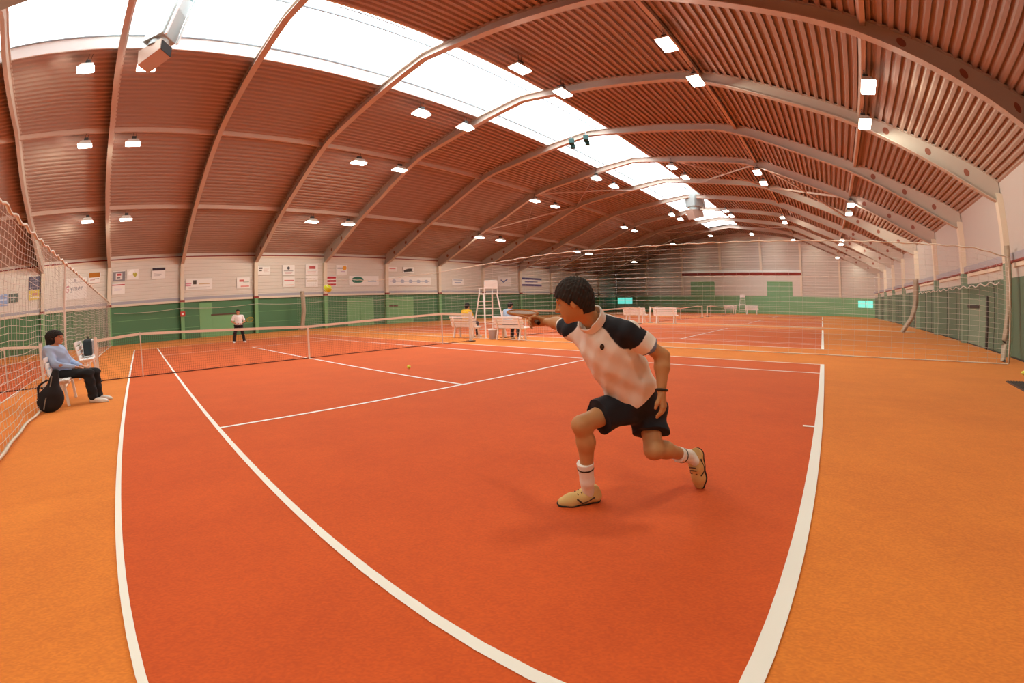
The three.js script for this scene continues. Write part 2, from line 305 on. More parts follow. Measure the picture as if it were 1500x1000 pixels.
// girders: web, lower flange, upper flange, and the round holes near their feet
for (let k = -3; k <= 10; k++) {
  const u = bayU(k), arch = new THREE.Group(); arch.name = 'arched_girder'; ceiling.add(arch);
  for (const side of [-1, 1]) {
    let v1 = side < 0 ? 19.55 : 19.75, v0 = 0; while (v0 < v1 && UMIN(side * v0) > u) v0 += 0.25; while (v1 > v0 && UMIN(side * v1) > u) v1 -= 0.25;
    if (v1 - v0 < 0.6) continue;
    const n = Math.ceil((v1 - v0) / 0.55), V = (t) => side * (v0 + (v1 - v0) * t);
    const strip = (w, lo, hi, name) => new Hall().bar(n, (t) => { const v = V(t); return [[u - w, lo(v), v], [u + w, lo(v), v], [u + w, hi(v), v], [u - w, hi(v), v]]; }).mesh(name, M.steel, arch);
    strip(0.03, (v) => LOW(v) + 0.03, (v) => TOP(v) - 0.08, 'web'); strip(0.13, LOW, (v) => LOW(v) + 0.045, 'lower_flange'); strip(0.13, (v) => TOP(v) - 0.12, (v) => TOP(v) - 0.08, 'upper_flange');
    for (const hv of [15, 16.6, 18.2]) if (hv > v0 && hv < v1) for (const f of [-1, 1]) {
      const v = side * hv, y = (LOW(v) + TOP(v)) / 2 - 0.03, d = new Hall(), uu = u + f * 0.034, r = 0.13;
      d.patch(1, 20, (s, t) => [uu, y + Math.sin(t * 6.2832) * r * s, v + Math.cos(t * 6.2832) * r * s]); d.mesh('hole_cover', M.hole, arch);
    }
  }
}
// bracing crosses
for (const [k, list] of [[5, [[-8.3, -2.9], [2.9, 8.3], [8.3, 14.1], [-14.1, -8.3]]], [9, [[-8.3, -2.9], [2.9, 8.3]]]]) for (const [va, vb] of list) for (const [x, y] of [[va, vb], [vb, va]]) {
  new Hall().bar(8, (t) => { const u = bayU(k) + BAY * t, v = x + (y - x) * t, h = TOP(v) - 0.42, r = 0.045; return [[u - r, h - r, v + r], [u + r, h - r, v - r], [u + r, h + r, v - r], [u - r, h + r, v + r]]; }).mesh('brace', M.purlin, ceiling);
}
// the hall goes on behind the photographer: a plain roof and walls close it there
{
  const edge = [-21, -19.8, -15, -10, -5, -2.75, 0, 1.2, 2, 3, 4, 6, 8, 10, 12, 14, 16, 18, 19.8, 21].map((v) => H(UMIN(v), TOP(v), v)), y = 8.6;
  const poly = [...edge.map((q) => [q.x, q.z]), [8.2, 1.5], [8.2, 7], [-17, 7]], sh = new THREE.Shape(poly.map(([x, z]) => new THREE.Vector2(x, -z)));
  mesh('rear_roof', new THREE.ExtrudeGeometry(sh, { depth: 0.15, bevelEnabled: false }).rotateX(-Math.PI / 2).translate(0, y, 0), M.deck, ceiling);
  const wallBetween = (a, b, lo, m, parent, name) => { const d = new V3(b[0] - a[0], 0, b[1] - a[1]), l = d.length(), g = new THREE.BoxGeometry(l, y + 0.1 - lo, 0.15).translate(l / 2, (y + 0.1 + lo) / 2, 0).rotateY(Math.atan2(-d.z, d.x)).translate(a[0], 0, a[1]); return mesh(name, g, m, parent); };
  for (let i = 0; i + 1 < edge.length; i++) {
    const a = edge[i], b = edge[i + 1], g = new THREE.BufferGeometry(), q = [a.x, a.y - 0.1, a.z, b.x, b.y - 0.1, b.z, b.x, y + 0.1, b.z, a.x, y + 0.1, a.z];
    g.setAttribute('position', new THREE.Float32BufferAttribute(q, 3)); g.setAttribute('uv', new THREE.Float32BufferAttribute([0, 0, 1, 0, 1, 1, 0, 1], 2)); g.setIndex([0, 1, 2, 0, 2, 3]); g.computeVertexNormals(); mesh('roof_fascia', g, M.deck, ceiling);
  }
  const front = structure('wall_front', 'plain pale wall behind the photographer'), a = H(-18.5, 0, -21), b = H(5, 0, 21);
  for (const [f, e] of [[a, edge[0]], [b, edge[edge.length - 1]]]) {              // closes the wedge between the leaning end of the hall wall and the plain wall
    const g = new THREE.BufferGeometry(); g.setAttribute('position', new THREE.Float32BufferAttribute([f.x, -0.02, f.z, f.x, y + 0.1, f.z, e.x, y + 0.1, e.z, e.x, e.y - 0.1, e.z], 3)); g.setAttribute('uv', new THREE.Float32BufferAttribute([0, 0, 0, 1, 1, 1, 1, 0], 2)); g.setIndex([0, 1, 2, 0, 2, 3]); g.computeVertexNormals(); mesh('wall_wedge', g, M.white, front);
  }
  hbox('wall_return', M.white, front, 4.9, 5.0, 0, 6, 19.7, 21.4); hbox('wall_return', M.white, front, -18.6, -18.5, 0, 6, -21.4, -19.5);
  for (const [p, q] of [[[a.x, a.z], [-17, 7]], [[-17, 7], [8.2, 7]], [[8.2, 7], [8.2, 1.5]], [[8.2, 1.5], [b.x, b.z]]]) wallBetween(p, q, 0, M.white, front, 'wall_panel');
}

// ------------------------------------------------------------------ floodlights hanging in pairs over the gaps between courts
function floodlight() {
  const g = new THREE.Group(); g.name = 'floodlight';
  // a shallow reflector box flaring to a glowing face, a ballast box above, two hanger rods
  const prof = (w, d, y) => [[-w, y, -d], [w, y, -d], [w, y, d], [-w, y, d]], rings = [prof(0.2, 0.1, 0.2), prof(0.28, 0.15, 0.17), prof(0.38, 0.21, 0.02), prof(0.41, 0.23, 0)];
  const pos = [], idx = []; rings.forEach((r) => r.forEach((q) => pos.push(...q)));
  for (let i = 0; i < 3; i++) for (let e = 0; e < 4; e++) { const a = i * 4 + e, b = i * 4 + (e + 1) % 4; idx.push(a, b, a + 4, b, b + 4, a + 4); } idx.push(0, 2, 1, 0, 3, 2);
  let R = new THREE.BufferGeometry(); R.setAttribute('position', new THREE.Float32BufferAttribute(pos, 3)); R.setIndex(idx); R = R.toNonIndexed(); R.computeVertexNormals();
  mesh('reflector', R, LAMPM.reflector, g); mesh('lamp_face', rb(0.8, 0.06, 0.44, 0, -0.03, 0, 0.02), LAMPM.face, g);
  mesh('ballast', rb(0.24, 0.14, 0.18, 0, 0.27, 0, 0.02), M.dark, g); for (const x of [-0.08, 0.08]) mesh('hanger', rod([x, 0.34, 0], [x, 0.62, 0], 0.012), M.dark, g);
  return g;
}
const LAMPC = new THREE.Color().setRGB(0.92, 1.0, 0.82);
const LAMPM = { reflector: mat(0xd8d2ca, 0.5), face: mat(0xffffff, 0.5, { emissive: 0xfff8ee, emissiveIntensity: 7 }) };
const ROWS = [[-14.2, 6.95, 'banner-wall outer row'], [-8.3, 9.1, 'banner-wall inner row'], [-2.95, 9.95, 'row by the skylight curb'], [2.7, 9.95, 'row past the skylight'], [8.3, 9.1, 'plaster-wall inner row'], [14.1, 7.0, 'plaster-wall outer row']];
const GAPS = ['near the seated woman', 'behind the lunging man', 'between the second and third courts', 'between the third and fourth courts', 'before the gable wall'];
{
  const glow = (x, y, z, s, yaw) => { const L = new THREE.RectAreaLight(LAMPC, LAMP, 0.6 * s, 0.42 * s); L.position.set(x, y, z); L.rotation.set(-Math.PI / 2, 0, yaw); L.name = 'floodlight_glow'; L.castShadow = true; scene.add(L); };
  const D0 = -1.95, us = [D0 - 1.45, D0 + 1.25, 11.8, 14.5, 26.8, 29.4, 41.7, 44.3, 56.6];
  for (const [v, y, row] of ROWS) for (const [i, u] of us.entries()) {
    if (u < UMIN(v) + 1.2) continue;
    const o = add(floodlight()); o.name = numbered('floodlight');
    tag(o, `floodlight in the ${row}, ${GAPS[i >> 1]}` + (i === 8 ? '' : i % 2 ? ', gable side' : ', its twin'), 'lamp', 'hanging floodlights'); settle(o, u, y, v);
    const p = H(u, y, v), q = H(u + 0.3, y, v), w = H(u, y, v + 0.2), s = Math.abs((q.x - p.x) * (w.z - p.z) - (q.z - p.z) * (w.x - p.x)) / 0.06;  // how large the bowed hall makes the face
    glow(p.x, p.y - 0.085, p.z, Math.sqrt(s), yawAt(u, v));
  }
}

// floodlights of the same kind hang under the roof behind the photographer
for (const [x, z] of [[-9, -3.5], [-9, 2], [-3.5, -3.2], [-3.5, 2.5], [2, -3.5], [2, 2.5], [-6.2, -0.6]]) {
  const o = add(floodlight()); o.name = numbered('floodlight'); tag(o, 'bright floodlight hanging under the plain roof behind the photographer', 'lamp', 'floodlights behind the photographer'); o.position.set(x, 7.6, z);
  const L = new THREE.RectAreaLight(LAMPC, LAMP, 0.6, 0.42); L.position.set(x, 7.51, z); L.rotation.set(-Math.PI / 2, 0, 0); L.name = 'floodlight_glow'; L.castShadow = true; scene.add(L);
}

// ------------------------------------------------------------------ ventilation units under the ridge, loudspeakers
function ventUnit(label) {
  const g = thing('ventilation_unit', label, 'ventilation unit', 'ventilation units under the ridge');
  mesh('drop_duct', rb(0.95, 2.2, 0.95, 0, 1.5, 0, 0.03), M.duct, g); mesh('teal_band', rb(0.97, 0.5, 0.97, 0, 2.55, 0, 0.03), M.ductTop, g);
  const ring = mesh('round_outlet', new THREE.CylinderGeometry(0.42, 0.42, 0.25, 32).translate(0, 0.3, 0), M.duct, g);
  const hood = new THREE.Shape([[-0.6, 0], [0.42, 0.1], [0.55, -0.35], [-0.35, -0.62]].map((q) => new THREE.Vector2(...q)));
  mesh('hood', new THREE.ExtrudeGeometry(hood, { depth: 0.7, bevelEnabled: true, bevelSize: 0.02, bevelThickness: 0.02, bevelSegments: 2 }).translate(0, 0.12, -0.35), M.purlin, g);
  for (let i = 0; i < 5; i++) mesh('louvre', rb(0.03, 0.07, 0.66, 0.5 + i * 0.022, 0.12 - i * 0.085, 0, 0.008), M.black, g);
  for (const [a, b] of [[0.62, -0.4], [0.62, 0.4]]) mesh('support_rail', rb(0.1, 2.6, 0.08, a, 1.6, b, 0.01), M.curb, g);
  return g;
}
for (const [u, v, label] of [[-0.45, -1.6, 'white duct with a tilted outlet hood hanging under the near end of skylight'], [38.8, 0.4, 'white duct and outlet hood hanging under the far end of the skylight']]) {
  const g = ventUnit(label); settle(g, u, u < 5 ? 9.75 : 9.35, v, u < 5 ? -0.75 : -0.5, u < 5 ? 1.0 : 1.25);
}
for (const [px, py, label] of [[845, 207, 'dark teal speaker box on the girder, closer to the banner wall'], [866, 203, 'dark teal speaker box on the girder, closer to the ridge bar']]) {
  const g = thing('loudspeaker', label, 'loudspeaker', 'speaker boxes on the girder'), v = px < 850 ? -0.95 : 0.0;
  mesh('cabinet', rb(0.5, 0.3, 0.3, 0, 0.05, 0, 0.03), M.tealBox, g); mesh('horn', rb(0.26, 0.22, 0.26, 0.18, -0.18, 0.05, 0.03), M.tealBox, g); mesh('bracket', rb(0.06, 0.3, 0.06, -0.1, 0.28, 0, 0.01), M.bar, g);
  settle(g, 20.7, 10.35, v, 0.5, 1.0);
}

// ------------------------------------------------------------------ dividing nets between the courts
function dividingNet(label, u, v0, v1, topY, opt) {
  const g = thing('dividing_net', label, 'net', 'dividing nets between the courts'), step = opt.step, r = opt.r, mid = (v) => (opt.wave ? 0.05 * Math.sin(v * 2.3) + 0.04 * Math.sin(v * 5.1) : 0.03 * Math.sin(v * 1.7));
  const N = new Hall(), n = Math.ceil((v1 - v0) / 0.5), rows = Math.round(2.9 / step), P = (v, f) => [u + mid(v) * (1 - f) * 0.5, 0.04 + (topY(v) - 0.04) * f, v];
  for (let i = 1; i < rows; i++) N.strand(Array.from({ length: n + 1 }, (_, k) => { const v = v0 + (v1 - v0) * k / n; return P(v, i / rows + (opt.wave ? 0.006 * Math.sin(v * 3 + i * 0.4) : 0)); }), r);
  for (let v = v0; v <= v1 + 1e-6; v += step * (opt.wide || 1)) N.strand([0, 0.33, 0.66, 1].map((f) => P(v, f)), opt.rv || r);
  const net = N.mesh('netting', opt.m || M.netWhite, g); net.userData.kind = 'stuff'; net.userData.label = 'fine pale netting';
  const R = new Hall(), B = new Hall(), m = n * 3, at2 = (k) => v0 + (v1 - v0) * k / m;
  R.strand(Array.from({ length: m + 1 }, (_, k) => { const v = at2(k), q = P(v, 1); q[1] += (opt.wave ? 0.03 : 0.012) * Math.sin(v * 9); return q; }), opt.rope); R.mesh('top_rope', M.rope, g);
  B.strand(Array.from({ length: m + 1 }, (_, k) => { const q = P(at2(k), 0); q[1] = 0.035; return q; }), opt.rope); B.mesh('bottom_rope', M.rope, g);
  if (opt.pole !== undefined) hbox('net_pole', M.post, g, u - 0.03, u + 0.03, 0, topY(opt.pole), opt.pole - 0.03, opt.pole + 0.03);
  const E = new Hall(); E.strand([0, 0.25, 0.5, 0.75, 1].map((f) => P(v1, f)), opt.rope); E.mesh('edge_rope', M.rope, g);
  return g;
}
dividingNet('pale dividing net beside the bench with the seated woman', -1.95, -19.3, 8.2, (v) => 2.93 - 0.2 * Math.max(0, (-v - 2) / 17), { step: 0.1, r: 0.0038, rv: 0.0016, rope: 0.02, wave: true, wide: 2, pole: -0.35 });
dividingNet('dividing net running behind the player, past the umpire chair', 12.8, -19.2, 18.4, (v) => v < -3 ? 2.75 + Math.max(0, -v - 8) * 0.09 : 2.75 + 0.25 * Math.min(1, (v + 3) / 6) - Math.max(0, v - 17) * 0.12, { step: 0.13, r: 0.003, rv: 0.0018, rope: 0.016, wide: 3 });
dividingNet('dividing net between the second and third courts', 27.43, -19.2, 18.2, () => 2.95, { step: 0.2, r: 0.003, rv: 0.0015, rope: 0.018, wide: 3 });
// bundles of gathered net and slack ropes by the walls
function bundle(label, pts, r) {
  const g = thing('net_bundle', label, 'net bundle'), B = new Hall(); const n = 14;
  for (let s = 0; s < 5; s++) { const a = s * 1.2566; const S = new Hall(); S.strand(Array.from({ length: n + 1 }, (_, k) => { const t = k / n * (pts.length - 1), i = Math.min(pts.length - 2, Math.floor(t)), f = t - i, q = pts[i].map((c, j) => c + (pts[i + 1][j] - c) * f); q[0] += Math.cos(a + t * 0.8) * r * 0.8; q[2] += Math.sin(a + t * 0.8) * r * 0.8; return q; }), r * 0.75); S.mesh('gathered_fold', M.fold, g); }
  return g;
}
bundle('gathered net hanging from its rope before the banner wall', [[12.8, 2.75, -18.2], [12.85, 1.4, -18.1], [12.75, 0.05, -18.3]], 0.11);
bundle('gathered net hanging by the plaster wall, beyond the exit door', [[27.4, 3.0, 18.3], [27.2, 1.6, 18.2], [27.0, 0.9, 17.9], [26.9, 0.03, 17.2]], 0.085);
bundle('gathered net end hanging by the column next to the exit door', [[14.5, 3.4, 19.3], [14.4, 1.6, 19.2], [14.2, 0.5, 18.9], [13.6, 0.03, 18.6]], 0.05);
{
  const g = thing('slack_rope', 'slack pale rope strung along the green panels of the banner wall', 'rope'), R = new Hall();
  R.strand(Array.from({ length: 160 }, (_, k) => { const u = -1.6 + k * 0.2, f = ((u + 2) / BAY) % 1; return [u, 2.05 - 0.12 * Math.sin(f * Math.PI), VL + 0.34]; }), 0.014); R.mesh('rope', M.rope, g);
  const g2 = thing('slack_rope', 'wavy pale net rope sagging before the plaster wall', 'rope'), R2 = new Hall();
  R2.strand(Array.from({ length: 120 }, (_, k) => { const u = 15.6 + k * 0.14; return [u, 2.33 + 0.05 * Math.sin(u * 5), VR - 0.45]; }), 0.016); R2.mesh('rope', M.netWhite, g2);
}

// ------------------------------------------------------------------ tennis nets
function tennisNet(n, label, detail) {
  const g = thing('tennis_net', label, 'tennis net', 'tennis nets'), a = courtU(n), pa = a - 0.914, pb = a + 11.884, sa = a + 0.457, sb = a + 10.513;
  const hy = (u) => { const m = a + 5.485; return u < sa ? 1.0 + 0.07 * (u - pa) / (sa - pa) : u > sb ? 1.0 + 0.07 * (pb - u) / (pb - sb) : 1.07 - 0.156 * (1 - Math.abs(u - m) / (sb - m)) ** 1; };
  const N = new Hall(), st = detail ? 0.06 : 0.14, r = detail ? 0.0013 : 0.0022, m = 40;
  const U = (k, q = m) => pa + (pb - pa) * k / q;
  for (let i = 1; i < Math.round(0.95 / st); i++) { const f = i * st; N.strand(Array.from({ length: m + 1 }, (_, k) => [U(k), f * hy(U(k)), 0]), r); }
  for (let u = pa; u < pb; u += st) N.strand([0.02, 0.5, 1].map((f) => [u, f * hy(u), 0]), r);
  const net = N.mesh('netting', M.netDark, g); net.userData.kind = 'stuff';
  new Hall().bar(48, (t) => { const u = pa + (pb - pa) * t, y = hy(u); return [[u, y - 0.06, -0.012], [u, y - 0.06, 0.012], [u, y + 0.005, 0.012], [u, y + 0.005, -0.012]]; }).mesh('white_band', M.band, g);
  new Hall().strand(Array.from({ length: 49 }, (_, k) => [pa + (pb - pa) * k / 48, 0.02, 0]), 0.012).mesh('lower_cord', M.netDark, g);
  for (const u of [pa, pb]) { const o = new Hall().box(u - 0.045, u + 0.045, 0, 1.06, -0.045, 0.045).mesh('post', M.post, g); new Hall().box(u - 0.1, u + 0.1, 0, 0.03, -0.14, 0.14).mesh('post_foot', M.dark, o); }
  for (const u of [sa, sb]) new Hall().box(u - 0.015, u + 0.015, 0, 1.08, -0.015, 0.015).mesh('singles_stick', M.netWhite, g);
  new Hall().box(a + 5.46, a + 5.51, 0, 0.9, -0.014, 0.014).mesh('centre_strap', M.band, g);
}
tennisNet(-1, 'tennis net on the court behind the pale dividing net', true);
tennisNet(0, 'tennis net on the court where the man in navy shorts plays', true);
tennisNet(1, 'tennis net beyond the umpire chair and the two occupied benches', false);
tennisNet(2, 'tennis net on the third court, past the empty pair of benches', false);
tennisNet(3, 'tennis net on the last court before the gable wall', false);

// ------------------------------------------------------------------ benches, umpire chairs, bin, balls, bags
function bench(label, u, v, turn = 0, k = 1) {                                    // sits facing +x in its own metres, long along z
  const g = thing('bench', label, 'bench', 'white slatted benches'), L = 1.4;
  for (const z of [-0.52, 0.52]) {
    const leg = mesh('end_frame', merged([plank([0.16, 0, z], [0.1, 0.42, z], 0.07, 0.05, [0, 0, 1]), plank([-0.24, 0, z], [-0.16, 0.42, z], 0.07, 0.05, [0, 0, 1]), plank([-0.2, 0.4, z], [0.24, 0.43, z], 0.05, 0.06, [0, 0, 1]), plank([-0.17, 0.4, z], [-0.33, 0.86, z], 0.05, 0.06, [0, 0, 1])]), M.paint, g);
  }
  for (let i = 0; i < 4; i++) mesh('seat_slat', rb(0.095, 0.03, L, -0.13 + i * 0.115, 0.455 + i * 0.004, 0, 0.01), M.paint, g);
  for (let i = 0; i < 4; i++) { const h = 0.52 + i * 0.105; mesh('back_slat', rb(0.028, 0.085, L, -0.185 - i * 0.037, h, 0, 0.01).translate(0, 0, 0), M.paint, g); }
  return settle(g, u, 0, v, turn, k);
}
const benchA = bench('white slatted bench on which the woman in light blue sits', -1.45, 2.75, 0, 1.0);
const benchB = bench('white slatted bench by the net post with a striped bag on it', -1.4, -1.5, 0, 1.1);
const benchC = bench('white slatted bench with a person in a yellow shirt, beside the net post', 13.05, -1.42, 0.05, 1.0);
const benchD = bench('white slatted bench with a person in a pale blue shirt, beside the bin', 13.05, 0.98, 0.05, 1.0);
bench('empty white bench across the second court, on the banner wall side of its pair', 27.6, -0.75, 0.05, 1.15); bench('empty white bench across the second court, on the plaster wall side of its pair', 27.6, 1.45, 0.05, 1.15);
bench('empty white bench by the gable wall, on one side of the far umpire chair', 56.3, -0.5, 0.05, 1.25); bench('empty white bench by the gable wall, facing the last court across from its twin', 56.3, 2.4, 0.05, 1.25);
function umpireChair(label, u, v, turn, k = 1) {                                  // tall stepped chair, climbs towards -x
  const g = thing('umpire_chair', label, 'umpire chair', 'umpire chairs beside the nets');
  for (const z of [-0.38, 0.38]) { mesh('leg', plank([-0.62, 0, z * 1.25], [-0.2, 1.75, z * 0.8], 0.055, 0.045, [0, 0, 1]), M.paint, g); mesh('leg', plank([0.55, 0, z * 1.25], [0.22, 1.75, z * 0.8], 0.055, 0.045, [0, 0, 1]), M.paint, g); }
  for (let i = 1; i <= 5; i++) { const t = i / 6; mesh('step', rb(0.1, 0.03, 0.92 - 0.3 * t, 0.55 - 0.33 * t, 1.75 * t, 0, 0.008), M.paint, g); }
  for (const y of [0.55, 1.15]) mesh('brace', rb(0.03, 0.03, 0.86 - y * 0.15, -0.62 + 0.24 * y, y, 0, 0.006), M.paint, g);
  mesh('seat', rb(0.5, 0.04, 0.6, 0.0, 1.77, 0, 0.012), M.paint, g); mesh('backrest', rb(0.04, 0.34, 0.6, -0.26, 2.14, 0, 0.012), M.paint, g);
  for (const z of [-0.3, 0.3]) mesh('armrest', merged([rb(0.46, 0.03, 0.05, 0.0, 2.0, z, 0.008), rb(0.03, 0.24, 0.03, 0.2, 1.88, z, 0.006), rb(0.03, 0.5, 0.03, -0.25, 2.0, z, 0.006)]), M.paint, g);
  mesh('footrest', rb(0.2, 0.03, 0.56, 0.36, 1.3, 0, 0.008), M.paint, g);
  return settle(g, u, 0, v, turn, k);
}
umpireChair('tall white umpire chair behind the two occupied benches', 13.9, -1.0, 1.25, 1.0);
umpireChair('far white umpire chair against the green foot of the gable wall', 57, 1.0, 0.2, 1.05);
{
  const g = thing('bin', 'grey bucket bin standing between the two occupied benches', 'bin');
  mesh('bucket', new THREE.LatheGeometry([[0, 0], [0.15, 0], [0.19, 0.42], [0.2, 0.43], [0.175, 0.42], [0.14, 0.02], [0, 0.02]].map((q) => new THREE.Vector2(...q)), 28), M.bin, g); mesh('rim', new THREE.TorusGeometry(0.195, 0.012, 8, 28).rotateX(Math.PI / 2).translate(0, 0.425, 0), M.paint, g);
  const p = ground(722, 497); g.position.copy(p);
}
function tennisBall(label, p, r) {
  const g = thing('tennis_ball', label, 'ball'); g.position.copy(p);
  mesh('felt', new THREE.SphereGeometry(r, 24, 16), M.ball, g);
  const c = new THREE.CatmullRomCurve3(Array.from({ length: 24 }, (_, i) => { const t = i / 24 * 6.2832; return new V3(Math.cos(t) + 0.35 * Math.cos(3 * t), Math.sin(t) - 0.35 * Math.sin(3 * t), 1.1 * Math.sin(2 * t)).normalize().multiplyScalar(r * 0.995); }), true);
  mesh('seam', new THREE.TubeGeometry(c, 60, r * 0.06, 5, true), M.paint, g);
}
tennisBall('yellow tennis ball lying in the service box', ground(599, 540).setY(0.047), 0.042);
tennisBall('yellow tennis ball flying before the banner wall', at(480, 422.5, 5.2), 0.045);
tennisBall('yellow tennis ball lying by the green panels of the plaster wall', H(10.9, 0, 18.05).setY(0.04), 0.036);
{
  const m = thing('floor_mat', 'dark ribbed mat on the carpet by the plaster wall', 'mat'), Q = new Hall().box(7.4, 9.7, 0, 0.02, 16.7, 17.5, 0.4); Q.mesh('mat_body', M.brown, m);
  for (let i = 0; i < 8; i++) new Hall().box(7.4, 9.7, 0.02, 0.028, 16.75 + i * 0.1, 16.79 + i * 0.1, 0.6).mesh('rib', M.dark, m);
}
{
  const a = thing('alarm_box', 'small red alarm box on a green column of the banner wall', 'alarm box'); hbox('case', mat(0xc23a2c, 0.5), a, 3.57, 3.95, 1.5, 1.82, VL + 0.3, VL + 0.42); hbox('glass', M.paint, a, 3.68, 3.84, 1.6, 1.72, VL + 0.42, VL + 0.43);
}

// ------------------------------------------------------------------ advertising boards on the banner wall
const cv = (w, h, draw) => { const c = document.createElement('canvas'); c.width = w; c.height = h; const x = c.getContext('2d'); x.fillStyle = '#efe9e4'; x.fillRect(0, 0, w, h); draw(x, w, h); const t = new THREE.CanvasTexture(c); t.colorSpace = THREE.SRGBColorSpace; return t; };
function board(label, u0, u1, y0, y1, draw, px = 128) {
  const g = thing('advertising_board', label, 'sign', 'advertising boards on the banner wall'), v = VL + 0.06, t = 0.03;
  new Hall().box(u0, u1, y0, y1, v, v + t).mesh('panel', M.paint, g);
  const q = new THREE.BufferGeometry(), pos = [], uv = [], idx = [], n = Math.max(1, Math.ceil((u1 - u0) / 0.6));
  for (let i = 0; i <= n; i++) for (const b of [0, 1]) { const p = H(u0 + (u1 - u0) * i / n, y0 + (y1 - y0) * b, v + t + 0.012); pos.push(p.x, p.y, p.z); uv.push(i / n, b); }
  for (let i = 0; i < n; i++) { const a = i * 2; idx.push(a, a + 2, a + 1, a + 1, a + 2, a + 3); }
  q.setAttribute('position', new THREE.Float32BufferAttribute(pos, 3)); q.setAttribute('uv', new THREE.Float32BufferAttribute(uv, 2)); q.setIndex(idx); q.computeVertexNormals();
  const w = Math.round(px * (u1 - u0) / (y1 - y0)); mesh('print', q, new THREE.MeshStandardMaterial({ map: cv(Math.min(1024, w), px, draw), roughness: 0.7, side: THREE.DoubleSide }), g);
}
const R = (x, c, a, b, d, e) => { x.fillStyle = c; x.fillRect(a, b, d, e); }, T = (x, s, c, size, a, b, font = 'sans-serif', st = '') => { x.fillStyle = c; x.font = `${st} ${size}px ${font}`; x.fillText(s, a, b); };
const scribble = (x, c, a, b, w, n, h = 4) => { for (let i = 0; i < n; i++) R(x, c, a + (i % 2) * 4, b + i * h * 2.6, w - (i % 3) * w * 0.15, h); };
board('advertising board with a dark portrait frame and a red mark', -1.7, -0.74, 4.05, 4.72, (x, w, h) => { R(x, '#857f84', 0, 8, w, h - 12); R(x, '#e6dcd8', w * 0.22, h * 0.2, w * 0.55, h * 0.62); R(x, '#c4474a', w * 0.32, h * 0.25, w * 0.35, h * 0.2); R(x, '#4b4548', w * 0.3, h * 0.6, w * 0.3, h * 0.1); });
board('white advertising board with one red line, under the portrait board', -1.76, -0.74, 3.23, 3.92, (x, w, h) => { R(x, '#b8373c', 0, h * 0.08, w, h * 0.09); scribble(x, '#d8d0dc', w * 0.15, h * 0.4, w * 0.7, 3, 5); });
board('white advertising board with a yellow-green sprig', -0.6, 0.34, 4.12, 4.78, (x, w, h) => { x.fillStyle = '#fbf8f4'; x.beginPath(); x.ellipse(w * 0.35, h * 0.3, w * 0.3, h * 0.22, -0.5, 0, 7); x.fill(); x.fillStyle = '#b5a83a'; for (let i = 0; i < 5; i++) { x.beginPath(); x.ellipse(w * (0.6 + 0.05 * i), h * (0.45 + 0.1 * (i % 3)), w * 0.07, h * 0.14, i, 0, 7); x.fill(); } });
board('white advertising board headed by a dark purple bar', 1.37, 2.44, 4.07, 4.78, (x, w, h) => { R(x, '#2e1c30', w * 0.05, 0, w * 0.95, h * 0.24); scribble(x, '#b9aeb0', w * 0.15, h * 0.45, w * 0.65, 3, 6); });
board('long white advertising board with pink lettering and a dark square', 4.04, 6.11, 3.21, 3.94, (x, w, h) => { R(x, '#d58fa0', 0, h * 0.35, w * 0.22, h * 0.12); R(x, '#d58fa0', 0, h * 0.54, w * 0.2, h * 0.1); R(x, '#4a3b33', w * 0.28, h * 0.12, w * 0.13, h * 0.38); R(x, '#cfb592', w * 0.5, h * 0.42, w * 0.4, h * 0.1); scribble(x, '#c9bfba', w * 0.1, h * 0.74, w * 0.8, 2, 5); });
board('white advertising board with a red mark and one red line below', 8.03, 9.05, 3.18, 3.93, (x, w, h) => { R(x, '#cf6a64', w * 0.2, h * 0.2, w * 0.35, h * 0.2); R(x, '#9aa392', w * 0.5, h * 0.4, w * 0.45, h * 0.06); R(x, '#d88a80', w * 0.3, h * 0.76, w * 0.65, h * 0.12); });
board('small orange advertising board over red handwriting', -3.75, -2.75, 4.08, 4.73, (x, w, h) => { R(x, '#b06a12', w * 0.04, 0, w * 0.92, h * 0.46); R(x, '#c98f86', w * 0.15, h * 0.66, w * 0.4, h * 0.07); R(x, '#8d8580', w * 0.5, h * 0.58, w * 0.4, h * 0.06); });
board('cream advertising board with a small dark emblem in its corner', 9.72, 10.69, 4.09, 4.73, (x, w, h) => { R(x, '#7a6f66', w * 0.1, h * 0.02, w * 0.85, h * 0.06); R(x, '#4a4640', w * 0.08, h * 0.2, w * 0.28, h * 0.16); R(x, '#4a4640', w * 0.08, h * 0.46, w * 0.24, h * 0.14); scribble(x, '#d6b7ac', w * 0.45, h * 0.35, w * 0.45, 4, 5); });
board('white advertising board with a black round emblem, over another board', 11.69, 12.71, 4.02, 4.77, (x, w, h) => { x.fillStyle = '#4a4548'; x.beginPath(); x.arc(w * 0.5, h * 0.3, h * 0.15, 0, 7); x.fill(); R(x, '#77706e', w * 0.12, h * 0.55, w * 0.76, h * 0.05); scribble(x, '#d3aaa8', w * 0.18, h * 0.68, w * 0.64, 2, 6); });
board('white advertising board with two red lines, below the black emblem', 11.75, 12.71, 3.17, 3.94, (x, w, h) => { R(x, '#d07068', w * 0.1, h * 0.34, w * 0.85, h * 0.1); R(x, '#dc988a', w * 0.2, h * 0.78, w * 0.7, h * 0.08); });
board('white advertising board with a red block, over another board', 13.63, 14.69, 4.06, 4.83, (x, w, h) => { R(x, '#b2504c', w * 0.3, h * 0.15, w * 0.5, h * 0.3); R(x, '#8f8a88', w * 0.1, h * 0.55, w * 0.8, h * 0.05); scribble(x, '#d9a9a2', w * 0.15, h * 0.7, w * 0.7, 2, 6); });
